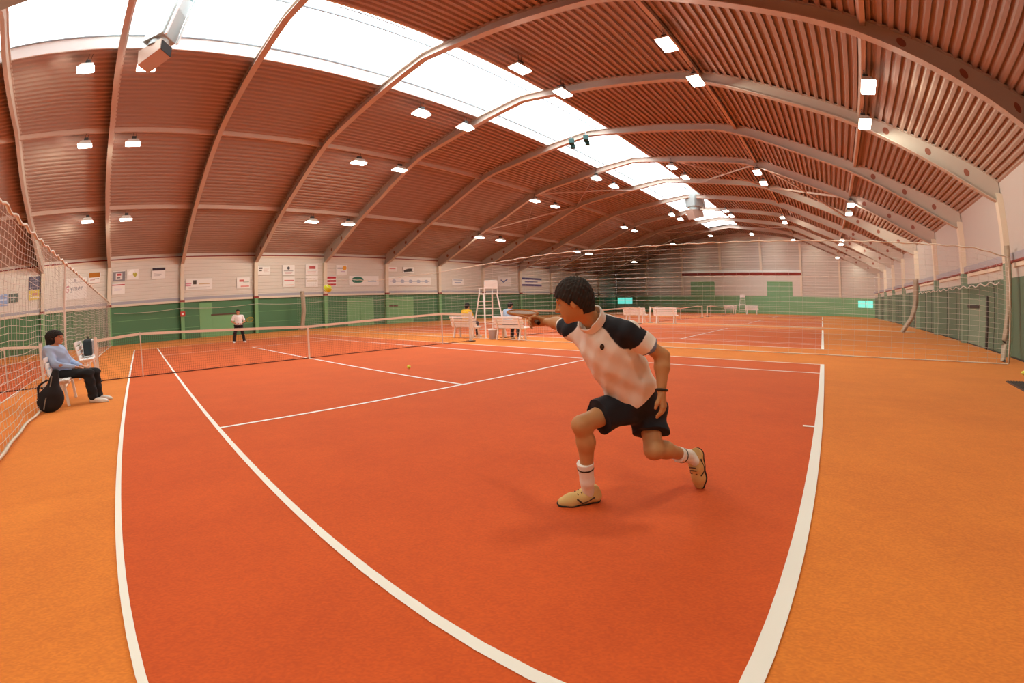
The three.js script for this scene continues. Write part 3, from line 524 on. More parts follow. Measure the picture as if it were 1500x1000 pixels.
board('white advertising board with tan lettering, below the red block', 13.63, 14.69, 3.14, 3.95, (x, w, h) => { R(x, '#c9b49c', w * 0.1, h * 0.4, w * 0.8, h * 0.12); scribble(x, '#d8d2cc', w * 0.15, h * 0.66, w * 0.7, 2, 6); });
board('red and white striped advertising board', 15.46, 16.31, 3.16, 3.95, (x, w, h) => { for (let i = 0; i < 3; i++) R(x, '#b8222e', w * 0.04, h * (0.06 + i * 0.34), w * 0.92, h * 0.2); });
board('white advertising board with an orange disc', 16.31, 17.31, 4.05, 4.8, (x, w, h) => { x.fillStyle = '#e09a2a'; x.beginPath(); x.arc(w * 0.76, h * 0.3, h * 0.24, 0, 7); x.fill(); R(x, '#6d6676', w * 0.1, h * 0.28, w * 0.5, h * 0.1); R(x, '#cdb4c8', w * 0.4, h * 0.62, w * 0.4, h * 0.1); });
board('long white advertising board with a dark green oval', 17.49, 20.29, 3.19, 3.96, (x, w, h) => { x.fillStyle = '#1f6a55'; x.beginPath(); x.ellipse(w * 0.28, h * 0.42, w * 0.2, h * 0.34, 0, 0, 7); x.fill(); R(x, '#8fc0ae', w * 0.14, h * 0.38, w * 0.28, h * 0.08); R(x, '#a9b4c8', w * 0.62, h * 0.45, w * 0.3, h * 0.16); });
board('very long white advertising board with a row of five grey-blue marks', 21.3, 25.9, 3.19, 3.9, (x, w, h) => { for (let i = 0; i < 5; i++) { x.fillStyle = '#a9aec0'; x.beginPath(); x.ellipse(w * (0.12 + i * 0.19), h * 0.5, w * 0.045, h * 0.2, 0, 0, 7); x.fill(); } R(x, '#b9bcc8', w * 0.04, h * 0.46, w * 0.92, h * 0.09); });
board('small white board with red script, over the row of marks', 21.3, 22.2, 4.36, 4.75, (x, w, h) => { R(x, '#cf7a74', w * 0.1, h * 0.3, w * 0.7, h * 0.2); R(x, '#dda49c', w * 0.3, h * 0.65, w * 0.5, h * 0.12); });
board('small white board with a black winged mark', 22.8, 24.0, 4.25, 4.78, (x, w, h) => { x.fillStyle = '#3b332e'; x.beginPath(); x.moveTo(w * 0.05, h * 0.62); x.quadraticCurveTo(w * 0.5, h * 0.1, w * 0.9, h * 0.3); x.quadraticCurveTo(w * 0.6, h * 0.5, w * 0.95, h * 0.7); x.lineTo(w * 0.1, h * 0.85); x.fill(); });
board('white advertising board with pale blue lettering behind the umpire chair', 28.46, 29.9, 3.22, 3.87, (x, w, h) => { R(x, '#8f95ad', w * 0.1, h * 0.15, w * 0.8, h * 0.1); R(x, '#a3a9bd', w * 0.2, h * 0.5, w * 0.6, h * 0.16); });
board('white advertising board with a blue tick', 34.8, 36.9, 3.25, 4.26, (x, w, h) => { x.strokeStyle = '#5d6596'; x.lineWidth = h * 0.12; x.beginPath(); x.moveTo(w * 0.2, h * 0.35); x.lineTo(w * 0.4, h * 0.6); x.lineTo(w * 0.7, h * 0.25); x.stroke(); });
board('wide white advertising board with two purple bands', 38.4, 42.3, 3.33, 4.26, (x, w, h) => { R(x, '#5e5480', 0, 0, w, h * 0.22); R(x, '#8079a0', w * 0.2, h * 0.4, w * 0.6, h * 0.16); R(x, '#5e5480', 0, h * 0.76, w, h * 0.24); });
board('large white advertising board reading ymer in grey after a red initial', -5.89, -3.9, 3.16, 4.5, (x, w, h) => { R(x, '#a99fa4', w * 0.12, h * 0.2, w * 0.76, h * 0.02); R(x, '#b0a6aa', w * 0.46, h * 0.04, w * 0.1, h * 0.15); T(x, 'G', '#c8707c', h * 0.42, w * 0.03, h * 0.66, 'sans-serif', 'italic bold'); T(x, 'ymer', '#8d8890', h * 0.32, w * 0.3, h * 0.6, 'sans-serif', 'bold'); }, 160);
board('dark slate advertising board with pale stripes, seen through the dividing net', -9.12, -8.08, 4.03, 4.85, (x, w, h) => { R(x, '#5b5668', 0, 0, w, h); for (let i = 0; i < 4; i++) R(x, '#8d8796', w * 0.1, h * (0.18 + i * 0.2), w * 0.8, h * 0.05); });
board('yellow and white advertising board under the slate board', -9.09, -8.05, 3.4, 3.99, (x, w, h) => { R(x, '#d8bf5e', 0, 0, w, h); R(x, '#c78a80', w * 0.3, h * 0.3, w * 0.5, h * 0.25); R(x, '#efe6cf', w * 0.1, h * 0.7, w * 0.8, h * 0.12); });
board('light blue advertising board seen through the dividing net', -12.3, -11.16, 3.24, 3.97, (x, w, h) => { R(x, '#8fa6cf', 0, 0, w, h); R(x, '#c6d2e6', w * 0.15, h * 0.4, w * 0.7, h * 0.12); });
board('dark grey-green advertising board beside the light blue one', -11.12, -10.17, 3.38, 3.93, (x, w, h) => { R(x, '#5f6a62', 0, 0, w, h); R(x, '#9aa59b', w * 0.12, h * 0.35, w * 0.7, h * 0.12); R(x, '#9aa59b', w * 0.12, h * 0.62, w * 0.55, h * 0.1); });

// ------------------------------------------------------------------ people: one skin body each, clothes and hair as parts
function surfaceNet(f, lo, hi, h) {                                               // meshes the zero of a distance field on a grid
  const n = [0, 1, 2].map((a) => Math.ceil((hi.getComponent(a) - lo.getComponent(a)) / h) + 1), [nx, ny, nz] = n, val = new Float32Array(nx * ny * nz), B = 6, q = new V3();
  const I = (x, y, z) => (z * ny + y) * nx + x;
  for (let z = 0; z < nz; z += B) for (let y = 0; y < ny; y += B) for (let x = 0; x < nx; x += B) {
    const x1 = Math.min(nx, x + B), y1 = Math.min(ny, y + B), z1 = Math.min(nz, z + B); q.set(lo.x + (x + B / 2) * h, lo.y + (y + B / 2) * h, lo.z + (z + B / 2) * h);
    const d = f(q), far = Math.abs(d) > B * h * 1.25;
    for (let c = z; c < z1; c++) for (let b = y; b < y1; b++) for (let a = x; a < x1; a++) val[I(a, b, c)] = far ? d : f(q.set(lo.x + a * h, lo.y + b * h, lo.z + c * h));
  }
  const vert = new Int32Array(nx * ny * nz).fill(-1), pos = [], idx = [], E = [[0, 1], [2, 3], [4, 5], [6, 7], [0, 2], [1, 3], [4, 6], [5, 7], [0, 4], [1, 5], [2, 6], [3, 7]];
  for (let z = 0; z < nz - 1; z++) for (let y = 0; y < ny - 1; y++) for (let x = 0; x < nx - 1; x++) {
    const c = []; let s = 0; for (let k = 0; k < 8; k++) { const v = val[I(x + (k & 1), y + (k >> 1 & 1), z + (k >> 2))]; c.push(v); if (v < 0) s++; }
    if (!s || s === 8) continue; let px = 0, py = 0, pz = 0, m = 0;
    for (const [a, b] of E) if ((c[a] < 0) !== (c[b] < 0)) { const t = c[a] / (c[a] - c[b]); px += (a & 1) + ((b & 1) - (a & 1)) * t; py += (a >> 1 & 1) + ((b >> 1 & 1) - (a >> 1 & 1)) * t; pz += (a >> 2) + ((b >> 2) - (a >> 2)) * t; m++; }
    vert[I(x, y, z)] = pos.length / 3; pos.push(lo.x + (x + px / m) * h, lo.y + (y + py / m) * h, lo.z + (z + pz / m) * h);
  }
  const quad = (a, b, c, d, flip) => { if (a < 0 || b < 0 || c < 0 || d < 0) return; flip ? idx.push(a, c, b, a, d, c) : idx.push(a, b, c, a, c, d); };
  for (let z = 1; z < nz - 1; z++) for (let y = 1; y < ny - 1; y++) for (let x = 1; x < nx - 1; x++) {
    const s = val[I(x, y, z)] < 0;
    if (s !== val[I(x + 1, y, z)] < 0) quad(vert[I(x, y - 1, z - 1)], vert[I(x, y, z - 1)], vert[I(x, y, z)], vert[I(x, y - 1, z)], !s);
    if (s !== val[I(x, y + 1, z)] < 0) quad(vert[I(x - 1, y, z - 1)], vert[I(x - 1, y, z)], vert[I(x, y, z)], vert[I(x, y, z - 1)], !s);
    if (s !== val[I(x, y, z + 1)] < 0) quad(vert[I(x - 1, y - 1, z)], vert[I(x, y - 1, z)], vert[I(x, y, z)], vert[I(x - 1, y, z)], !s);
  }
  const g = new THREE.BufferGeometry(), nor = new Float32Array(pos.length), e = h * 0.5, p = new V3();
  for (let i = 0; i < pos.length; i += 3) { const d = [0, 0, 0]; for (let a = 0; a < 3; a++) { p.set(pos[i], pos[i + 1], pos[i + 2]); p.setComponent(a, pos[i + a] + e); d[a] = f(p); p.setComponent(a, pos[i + a] - e); d[a] -= f(p); } const l = Math.hypot(...d) || 1; for (let a = 0; a < 3; a++) nor[i + a] = d[a] / l; }
  g.setAttribute('position', new THREE.Float32BufferAttribute(pos, 3)); g.setAttribute('normal', new THREE.BufferAttribute(nor, 3)); g.setIndex(idx); return g;
}
const cone = (a, b, ra, rb_ = ra) => { const ab = b.clone().sub(a), l2 = ab.lengthSq() || 1e-9; return (p) => { const x = p.x - a.x, y = p.y - a.y, z = p.z - a.z, t = Math.max(0, Math.min(1, (x * ab.x + y * ab.y + z * ab.z) / l2)); return Math.hypot(x - ab.x * t, y - ab.y * t, z - ab.z * t) - (ra + (rb_ - ra) * t); }; };
const oval = (c, ax, r) => (p) => { const x = p.x - c.x, y = p.y - c.y, z = p.z - c.z; let k0 = 0, k1 = 0; for (let i = 0; i < 3; i++) { const d = (x * ax[i].x + y * ax[i].y + z * ax[i].z) / r[i]; k0 += d * d; k1 += d * d / (r[i] * r[i]); } k0 = Math.sqrt(k0); return k0 < 1e-6 ? -Math.min(...r) : k0 * (k0 - 1) / Math.sqrt(k1); };
const blend = (k, ...fs) => (p) => { let d = fs[0](p); for (let i = 1; i < fs.length; i++) { const e = fs[i](p), h = Math.max(k - Math.abs(d - e), 0) / k; d = Math.min(d, e) - h * h * k * 0.25; } return d; };
const plane = (c, n) => (p) => (p.x - c.x) * n.x + (p.y - c.y) * n.y + (p.z - c.z) * n.z; // positive on the side n points to
const both = (...fs) => (p) => { let d = -1e9; for (const f of fs) d = Math.max(d, f(p)); return d; };
const inflate = (f, r) => (p) => f(p) - r, mixv = (a, b, t) => a.clone().lerp(b, t);
function boxOf(pts, r) { const b = new THREE.Box3().setFromPoints(pts); return [b.min.subScalar(r), b.max.addScalar(r)]; }
function skin(color) { return new THREE.MeshStandardMaterial({ color, roughness: 0.6, side: THREE.DoubleSide }); }
const cloth = (color, extra = {}) => new THREE.MeshStandardMaterial({ color, roughness: 0.85, side: THREE.DoubleSide, ...extra });
function finish(geo, paintFn) {                                                   // dyed cloth: colour by place on the garment
  if (!paintFn) return geo; const p = geo.attributes.position, c = new Float32Array(p.count * 3), q = new V3(), col = new THREE.Color();
  for (let i = 0; i < p.count; i++) { col.set(paintFn(q.fromBufferAttribute(p, i))); c.set([col.r, col.g, col.b], i * 3); } geo.setAttribute('color', new THREE.BufferAttribute(c, 3)); return geo;
}
function hand(w, dir, palmN, S, curl = 0.5, mirror = 1) {                         // palm and five fingers from wrist w along dir
  const f = dir.clone().normalize(), n = palmN.clone().addScaledVector(f, -palmN.dot(f)).normalize(), s = new V3().crossVectors(f, n).multiplyScalar(mirror), P = (a, b, c) => w.clone().addScaledVector(f, a * S).addScaledVector(s, b * S).addScaledVector(n, c * S), list = [];
  for (let i = 0; i < 4; i++) list.push(cone(P(0.01, (i - 1.5) * 0.012, 0), P(0.085, (i - 1.5) * 0.021, 0), 0.016 * S, 0.0125 * S));
  const palm = blend(0.018 * S, ...list), len = [0.062, 0.078, 0.072, 0.056], fingers = [];
  for (let i = 0; i < 4; i++) { const o = (i - 1.5) * 0.021, a = P(0.085, o, 0), l = len[i], c1 = curl * 0.7, c2 = curl * 1.7, b = P(0.085 + l * 0.5 * Math.cos(c1), o * 1.1, l * 0.5 * Math.sin(c1)), e = P(0.085 + l * 0.5 * (Math.cos(c1) + Math.cos(c2)), o * 1.12, l * 0.5 * (Math.sin(c1) + Math.sin(c2))); fingers.push(cone(a, b, 0.0105 * S, 0.0095 * S), cone(b, e, 0.0095 * S, 0.008 * S)); }
  const t0 = P(0.025, -0.028, 0.006), t1 = P(0.062, -0.05, 0.022), t2 = P(0.088, -0.05, 0.034); fingers.push(cone(t0, t1, 0.014 * S, 0.011 * S), cone(t1, t2, 0.011 * S, 0.0085 * S));
  return blend(0.008 * S, palm, ...fingers);
}
function figure(name, label, J, o) {
  const S = o.size, g = thing('person', label, 'person'), X = (a, b, t) => mixv(a, b, t), ctr = J.pelvis.clone(); g.position.set(J.pelvis.x, 0, J.pelvis.z);
  const put = (nm, geo, m, parent = g) => { geo.translate(-g.position.x, 0, -g.position.z); return mesh(nm, geo, m, parent); };
  const cell = o.cell || 0.013 * S, up = J.head.clone().sub(J.neck).normalize();
  // head frame: face direction, up, side
  const F = o.face.clone().addScaledVector(o.headUp, -o.face.dot(o.headUp)).normalize(), U = o.headUp.clone().normalize(), Sd = new V3().crossVectors(U, F), HP = (f, u, s) => J.head.clone().addScaledVector(F, f * S).addScaledVector(U, u * S).addScaledVector(Sd, s * S), AX = [F, U, Sd];
  const skull = oval(HP(-0.012, 0.028, 0), AX, [0.098 * S, 0.1 * S, 0.078 * S]), jaw = oval(HP(0.028, -0.045, 0), AX, [0.066 * S, 0.075 * S, 0.056 * S]), chin = oval(HP(0.066, -0.098, 0), AX, [0.022 * S, 0.02 * S, 0.026 * S]);
  const nose = blend(0.01 * S, cone(HP(0.086, 0.02, 0), HP(0.112, -0.026, 0), 0.008 * S, 0.013 * S), cone(HP(0.1, -0.03, -0.011), HP(0.1, -0.03, 0.011), 0.009 * S)), lips = cone(HP(0.088, -0.064, -0.018), HP(0.088, -0.064, 0.018), 0.009 * S), brow = cone(HP(0.08, 0.03, -0.036), HP(0.08, 0.03, 0.036), 0.013 * S);
  const ears = [-1, 1].map((s) => oval(HP(-0.008, -0.008, s * 0.079), [F, U, Sd], [0.02 * S, 0.033 * S, 0.011 * S]));
  const sockets = [-1, 1].map((s) => oval(HP(0.09, 0.006, s * 0.033), AX, [0.014 * S, 0.012 * S, 0.019 * S]));
  let headF = blend(0.035 * S, skull, jaw); headF = blend(0.02 * S, headF, chin, brow); headF = blend(0.012 * S, headF, nose, lips, ...ears);
  const carved = (p) => Math.max(headF(p), -Math.min(...sockets.map((s) => s(p))) - 0.002 * S), neckF = cone(X(J.neck, J.chest, 0.15), HP(-0.03, -0.06, 0), 0.058 * S, 0.054 * S), headAll = blend(0.03 * S, carved, neckF);
  // limbs and trunk
  const arm = (sh, el, wr) => blend(0.03 * S, cone(sh, el, 0.053 * S, 0.041 * S), cone(el, X(el, wr, 0.3), 0.041 * S, 0.043 * S), cone(X(el, wr, 0.3), wr, 0.043 * S, 0.027 * S));
  const leg = (hp, kn, an, back) => blend(0.04 * S, cone(hp, kn, 0.088 * S, 0.056 * S), cone(kn, X(kn, an, 0.3).addScaledVector(back, 0.02 * S), 0.053 * S, 0.056 * S), cone(X(kn, an, 0.3).addScaledVector(back, 0.02 * S), an, 0.056 * S, 0.036 * S));
  const trunk = blend(0.07 * S, cone(J.hipL, J.hipR, 0.105 * S), cone(J.pelvis, X(J.pelvis, J.chest, 0.6), 0.12 * S, 0.125 * S), cone(X(J.pelvis, J.chest, 0.5), J.chest, 0.125 * S, 0.13 * S), cone(J.chest, X(J.chest, J.neck, 0.5), 0.13 * S, 0.1 * S), cone(X(J.shL, J.shR, 0.28).lerp(J.chest, 0.45), X(J.shL, J.shR, 0.72).lerp(J.chest, 0.45), 0.105 * S), cone(X(J.shL, J.shR, 0.12), X(J.shL, J.shR, 0.88), 0.062 * S));
  const armL = arm(J.shL, J.elL, J.wrL), armR = arm(J.shR, J.elR, J.wrR), bkL = o.kneeBack[0], bkR = o.kneeBack[1], legL = leg(J.hipL, J.knL, J.anL, bkL), legR = leg(J.hipR, J.knR, J.anR, bkR);
  const hL = hand(J.wrL, o.handDirL, o.palmL, S, o.curlL, 1), hR = hand(J.wrR, o.handDirR, o.palmR, S, o.curlR, -1);
  const bodyF = blend(0.03 * S, trunk, armL, armR, legL, legR, neckF);
  const all = Object.values(J), sk = o.skinM, geos = [];
  const clip = (f, a, b) => surfaceNet(f, a, b, cell);
  const [bl, bh] = boxOf(all, 0.16 * S); const bodyG = clip(blend(0.02 * S, inflate(bodyF, -0.002 * S)), bl, bh);
  geos.push(bodyG, surfaceNet(headAll, ...boxOf([J.head], 0.16 * S), o.fine || 0.006 * S));
  for (const [h, w, d] of [[hL, J.wrL, o.handDirL], [hR, J.wrR, o.handDirR]]) geos.push(surfaceNet(h, ...boxOf([w, w.clone().addScaledVector(d.clone().normalize(), 0.13 * S)], 0.075 * S), o.handCell || 0.005 * S));
  put('body', mergeGeometries(geos), sk);
  // eyes and brows
  if (o.eyes) for (const s of [-1, 1]) { const e = put('eye', new THREE.SphereGeometry(0.0125 * S, 14, 10).translate(...HP(0.0705, 0.004, s * 0.032).toArray()), PPL.eye); const ic = HP(0.0785, 0.004, s * 0.0325); mesh('iris', new THREE.SphereGeometry(0.006 * S, 10, 8).translate(ic.x - g.position.x, ic.y, ic.z - g.position.z), PPL.dark, e); const br = surfaceNet(cone(HP(0.092, 0.033, s * 0.016), HP(0.078, 0.036, s * 0.054), 0.0055 * S, 0.004 * S), ...boxOf([HP(0.085, 0.034, s * 0.035)], 0.04 * S), 0.0035 * S); put('eyebrow', br, o.hairM); }
  if (o.eyes) put('mouth', surfaceNet(both(cone(HP(0.093, -0.064, -0.017), HP(0.093, -0.064, 0.017), 0.0055 * S), inflate(headF, 0.003 * S)), ...boxOf([HP(0.09, -0.064, 0)], 0.035 * S), 0.0022 * S), PPL.lip);
  // hair
  const hairCut = o.longHair ? (p) => Math.min(plane(HP(0.05, 0, 0), F)(p), 1) : null;
  let hairF = inflate(skull, o.longHair ? 0.022 * S : 0.017 * S); if (o.longHair) hairF = blend(0.04 * S, hairF, cone(HP(-0.05, 0, 0), HP(-0.055, -0.13, 0), 0.085 * S, 0.07 * S));
  hairF = blend(0.03 * S, hairF, cone(HP(-0.055, -0.02, 0), HP(-0.062, -0.062, 0), 0.06 * S, 0.05 * S));
  const hairline = (p) => { const f = plane(J.head, F)(p) / S, u = plane(J.head, U)(p) / S, s = Math.abs(plane(J.head, Sd)(p)) / S; const front = u > 0.055 ? 0.115 : 0.035 - 0.0; let d = Math.min(0.02, 0) + (u > 0.06 - 0.02 * s / 0.08 ? f - 0.12 : f - (0.012 + (s > 0.05 ? 0.012 : 0.03) + Math.max(0, u) * 0.9)); d = Math.max(d, o.longHair ? -0.17 - u : (f > -0.03 ? -0.028 - u + (f + 0.03) * 0.35 : -0.09 - u)); return d * S; };
  const tuft = (p) => { const f = plane(J.head, F)(p) / S, u = plane(J.head, U)(p) / S, s = plane(J.head, Sd)(p) / S; return 0.0016 * S * (Math.sin(s * 420 + 1.6 * Math.sin(f * 70 + u * 55)) + Math.sin((f - u) * 90 + 2 * Math.sin(s * 140)) + 0.8 * Math.sin(f * 260 + u * 210 + s * 60)); };
  put('hair', surfaceNet((p) => Math.max(hairF(p) + tuft(p), hairline(p), -inflate(headF, 0.001 * S)(p)), ...boxOf([J.head, HP(-0.05, -0.14, 0)], 0.17 * S), o.fine || 0.006 * S), o.hairM);
  // clothes
  const axisT = J.neck.clone().sub(J.pelvis).normalize(), thick = 0.013 * S;
  const sleeve = (sh, el, part) => { const e = X(sh, el, part), n = el.clone().sub(sh).normalize(); return both(cone(sh, X(sh, el, 1), 0.073 * S, 0.066 * S), plane(e, n)); };
  const longSleeve = (sh, el, wr) => blend(0.02 * S, cone(sh, el, 0.064 * S, 0.055 * S), cone(el, X(el, wr, 0.93), 0.055 * S, 0.042 * S));
  const slL = o.long ? longSleeve(J.shL, J.elL, J.wrL) : sleeve(J.shL, J.elL, o.sleeve || 0.62), slR = o.long ? longSleeve(J.shR, J.elR, J.wrR) : sleeve(J.shR, J.elR, o.sleeve || 0.62);
  const folds = (p) => 0.004 * S * Math.sin((p.x * 23 + p.y * 41 + p.z * 17) / S) + 0.003 * S * Math.sin((p.x * 47 - p.y * 29 + p.z * 38) / S);
  const drape = o.drape || 0, shirtF = blend(0.035 * S, blend(0.08 * S, inflate(trunk, thick), cone(X(J.chest, J.neck, 0.3), X(J.pelvis, J.chest, -0.02), (0.135 + drape * 0.5) * S, (0.145 + drape) * S)), slL, slR), hemC = X(J.pelvis, J.chest, o.hem ?? 0.05), neckCut = plane(X(J.neck, J.head, 0.12), up);
  const shirt = (p) => Math.max(shirtF(p) + folds(p), -plane(hemC, axisT)(p), neckCut(p), -(inflate(neckF, 0.004 * S)(p)) * 1);
  const [sl, shh] = boxOf([J.pelvis, J.chest, J.neck, J.shL, J.shR, ...(o.long ? [J.elL, J.elR, J.wrL, J.wrR] : [X(J.shL, J.elL, 0.8), X(J.shR, J.elR, 0.8)])], 0.17 * S);
  put('shirt', finish(surfaceNet(shirt, sl, shh, o.clothCell || cell), o.shirtPaint), o.shirtM);
  if (o.collar) { const c0 = X(J.neck, J.head, -0.12), n = up, ring = (p) => { const h = plane(c0, n)(p), d = Math.abs(neckF(p) - 0.022 * S - h * 0.15) - 0.006 * S; return Math.max(d, Math.abs(h - 0.022 * S) - 0.034 * S, -cone(c0.clone().addScaledVector(o.chestDir, 0.04 * S), c0.clone().addScaledVector(o.chestDir, 0.2 * S), 0.018 * S, 0.07 * S)(p)); }; put('collar', surfaceNet(ring, ...boxOf([c0], 0.15 * S), 0.005 * S), o.collarM); }
  const lowTop = plane(X(J.pelvis, J.chest, o.waist ?? 0.2), axisT);
  if (o.shorts) {
    const thigh = (hp, kn) => both(cone(X(hp, kn, -0.05), X(hp, kn, 0.75), 0.108 * S, 0.12 * S), plane(X(hp, kn, o.shorts), kn.clone().sub(hp).normalize()));
    const sh = blend(0.045 * S, both(inflate(blend(0.07 * S, cone(J.hipL, J.hipR, 0.105 * S), cone(J.pelvis, X(J.pelvis, J.chest, 0.4), 0.125 * S)), 0.016 * S), lowTop), thigh(J.hipL, J.knL), thigh(J.hipR, J.knR));
    put('shorts', surfaceNet((p) => sh(p) + folds(p), ...boxOf([J.pelvis, J.hipL, J.hipR, J.knL, J.knR], 0.17 * S), o.clothCell || cell), o.lowerM);
  } else {
    const tr = (hp, kn, an) => blend(0.04 * S, cone(hp, kn, 0.1 * S, 0.074 * S), cone(kn, X(kn, an, 0.97), 0.074 * S, 0.066 * S)), t = blend(0.05 * S, both(blend(0.05 * S, inflate(cone(J.hipL, J.hipR, 0.108 * S), 0.008 * S), cone(J.pelvis, X(J.pelvis, J.chest, 0.3), 0.13 * S)), lowTop), tr(J.hipL, J.knL, J.anL), tr(J.hipR, J.knR, J.anR));
    put('trousers', surfaceNet((p) => t(p) + folds(p) * 1.3, ...boxOf([J.pelvis, J.hipL, J.hipR, J.knL, J.knR, J.anL, J.anR], 0.17 * S), cell), o.lowerM);
  }
  for (const [an, kn, toe, heel] of [[J.anL, J.knL, J.toL, J.heL], [J.anR, J.knR, J.toR, J.heR]]) {
    const f = toe.clone().sub(heel), L = f.length(); f.normalize(); const lg = kn.clone().sub(an).normalize(), n = lg.clone().addScaledVector(f, -lg.dot(f)).normalize(), s = new V3().crossVectors(f, n), P = (a, b, c) => heel.clone().addScaledVector(f, a * L).addScaledVector(n, b * S).addScaledVector(s, c * S);
    if (o.socks) { const sk2 = both(blend(0.02 * S, cone(X(an, kn, 0.5), an, 0.062 * S, 0.044 * S), cone(an, P(0.3, 0.05, 0), 0.044 * S, 0.04 * S)), plane(X(an, kn, o.socks), lg)); const so = put('sock', surfaceNet(sk2, ...boxOf([an, X(an, kn, 0.4), P(0.3, 0.05, 0)], 0.09 * S), cell * 0.7), PPL.sock); if (o.sockBand) { const c = X(an, kn, o.socks - 0.1); const band = surfaceNet(both(inflate(sk2, 0.0025 * S), (p) => Math.abs(plane(c, lg)(p)) - 0.006 * S, (p) => plane(c, o.sockBand)(p) * -1 + 0.0 ), ...boxOf([c], 0.09 * S), 0.004 * S); put('sock_print', band, PPL.dark, so).position.set(0, 0, 0); } }
    const upper = blend(0.03 * S, cone(P(0.14, 0.045, 0), P(0.4, 0.05, 0), 0.04 * S, 0.046 * S), cone(P(0.4, 0.05, 0), P(0.72, 0.03, -0.004), 0.046 * S, 0.044 * S), cone(P(0.72, 0.03, 0), P(0.9, 0.024, 0), 0.044 * S, 0.034 * S), cone(P(0.14, 0.05, 0), P(0.17, 0.09, 0), 0.038 * S, 0.036 * S));
    const shoeF = both(upper, (p) => -plane(P(0, 0.014, 0), n)(p), (p) => plane(an.clone().addScaledVector(lg, -0.005 * S), lg)(p)); const shoe = put('shoe', surfaceNet(shoeF, ...boxOf([P(0, 0, 0), P(1, 0, 0), P(0.2, 0.12, 0)], 0.08 * S), o.shoeCell || cell * 0.6), o.shoeM);
    const sole = both(inflate(upper, 0.007 * S), (p) => plane(P(0, 0.02, 0), n)(p), (p) => -plane(P(0, 0, 0), n)(p)), so = surfaceNet(sole, ...boxOf([P(0, 0, 0), P(1, 0, 0)], 0.08 * S), o.shoeCell || cell * 0.6); so.translate(-g.position.x, 0, -g.position.z); mesh('sole', so, o.soleM, shoe);
    if (o.laces) { for (let i = 0; i < 4; i++) { const a = 0.42 + i * 0.08, y = 0.098 - i * 0.009, l = surfaceNet(cone(P(a, y, -0.022), P(a + 0.02, y, 0.022), 0.005 * S), ...boxOf([P(a, y, 0)], 0.04 * S), 0.003 * S); l.translate(-g.position.x, 0, -g.position.z); mesh('lace', l, PPL.lace, shoe); }
      for (const c of [-1, 1]) { const l = surfaceNet(both(blend(0.004 * S, cone(P(0.22, 0.06, c * 0.044), P(0.5, 0.03, c * 0.052), 0.006 * S), cone(P(0.5, 0.03, c * 0.052), P(0.62, 0.06, c * 0.042), 0.006 * S)), inflate(upper, 0.004 * S)), ...boxOf([P(0.4, 0.05, c * 0.045)], 0.09 * S), 0.004 * S); l.translate(-g.position.x, 0, -g.position.z); mesh('side_stripe', l, PPL.stripe, shoe); } }
  }
  g.userData.put = null; delete g.userData.put; return { g, put, HP, F, U, Sd, P: X };
}
const PPL = { eye: mat(0xb9aca0, 0.3), dark: mat(0x1c1512, 0.5), lip: mat(0x9c4a3c, 0.6), sock: cloth(0xf1ece6), lace: cloth(0x6b4a35), stripe: cloth(0x4c3b30), strap: mat(0x15130f, 0.4) };
const dirv = (x, y, z) => new V3(x, y, z).normalize();

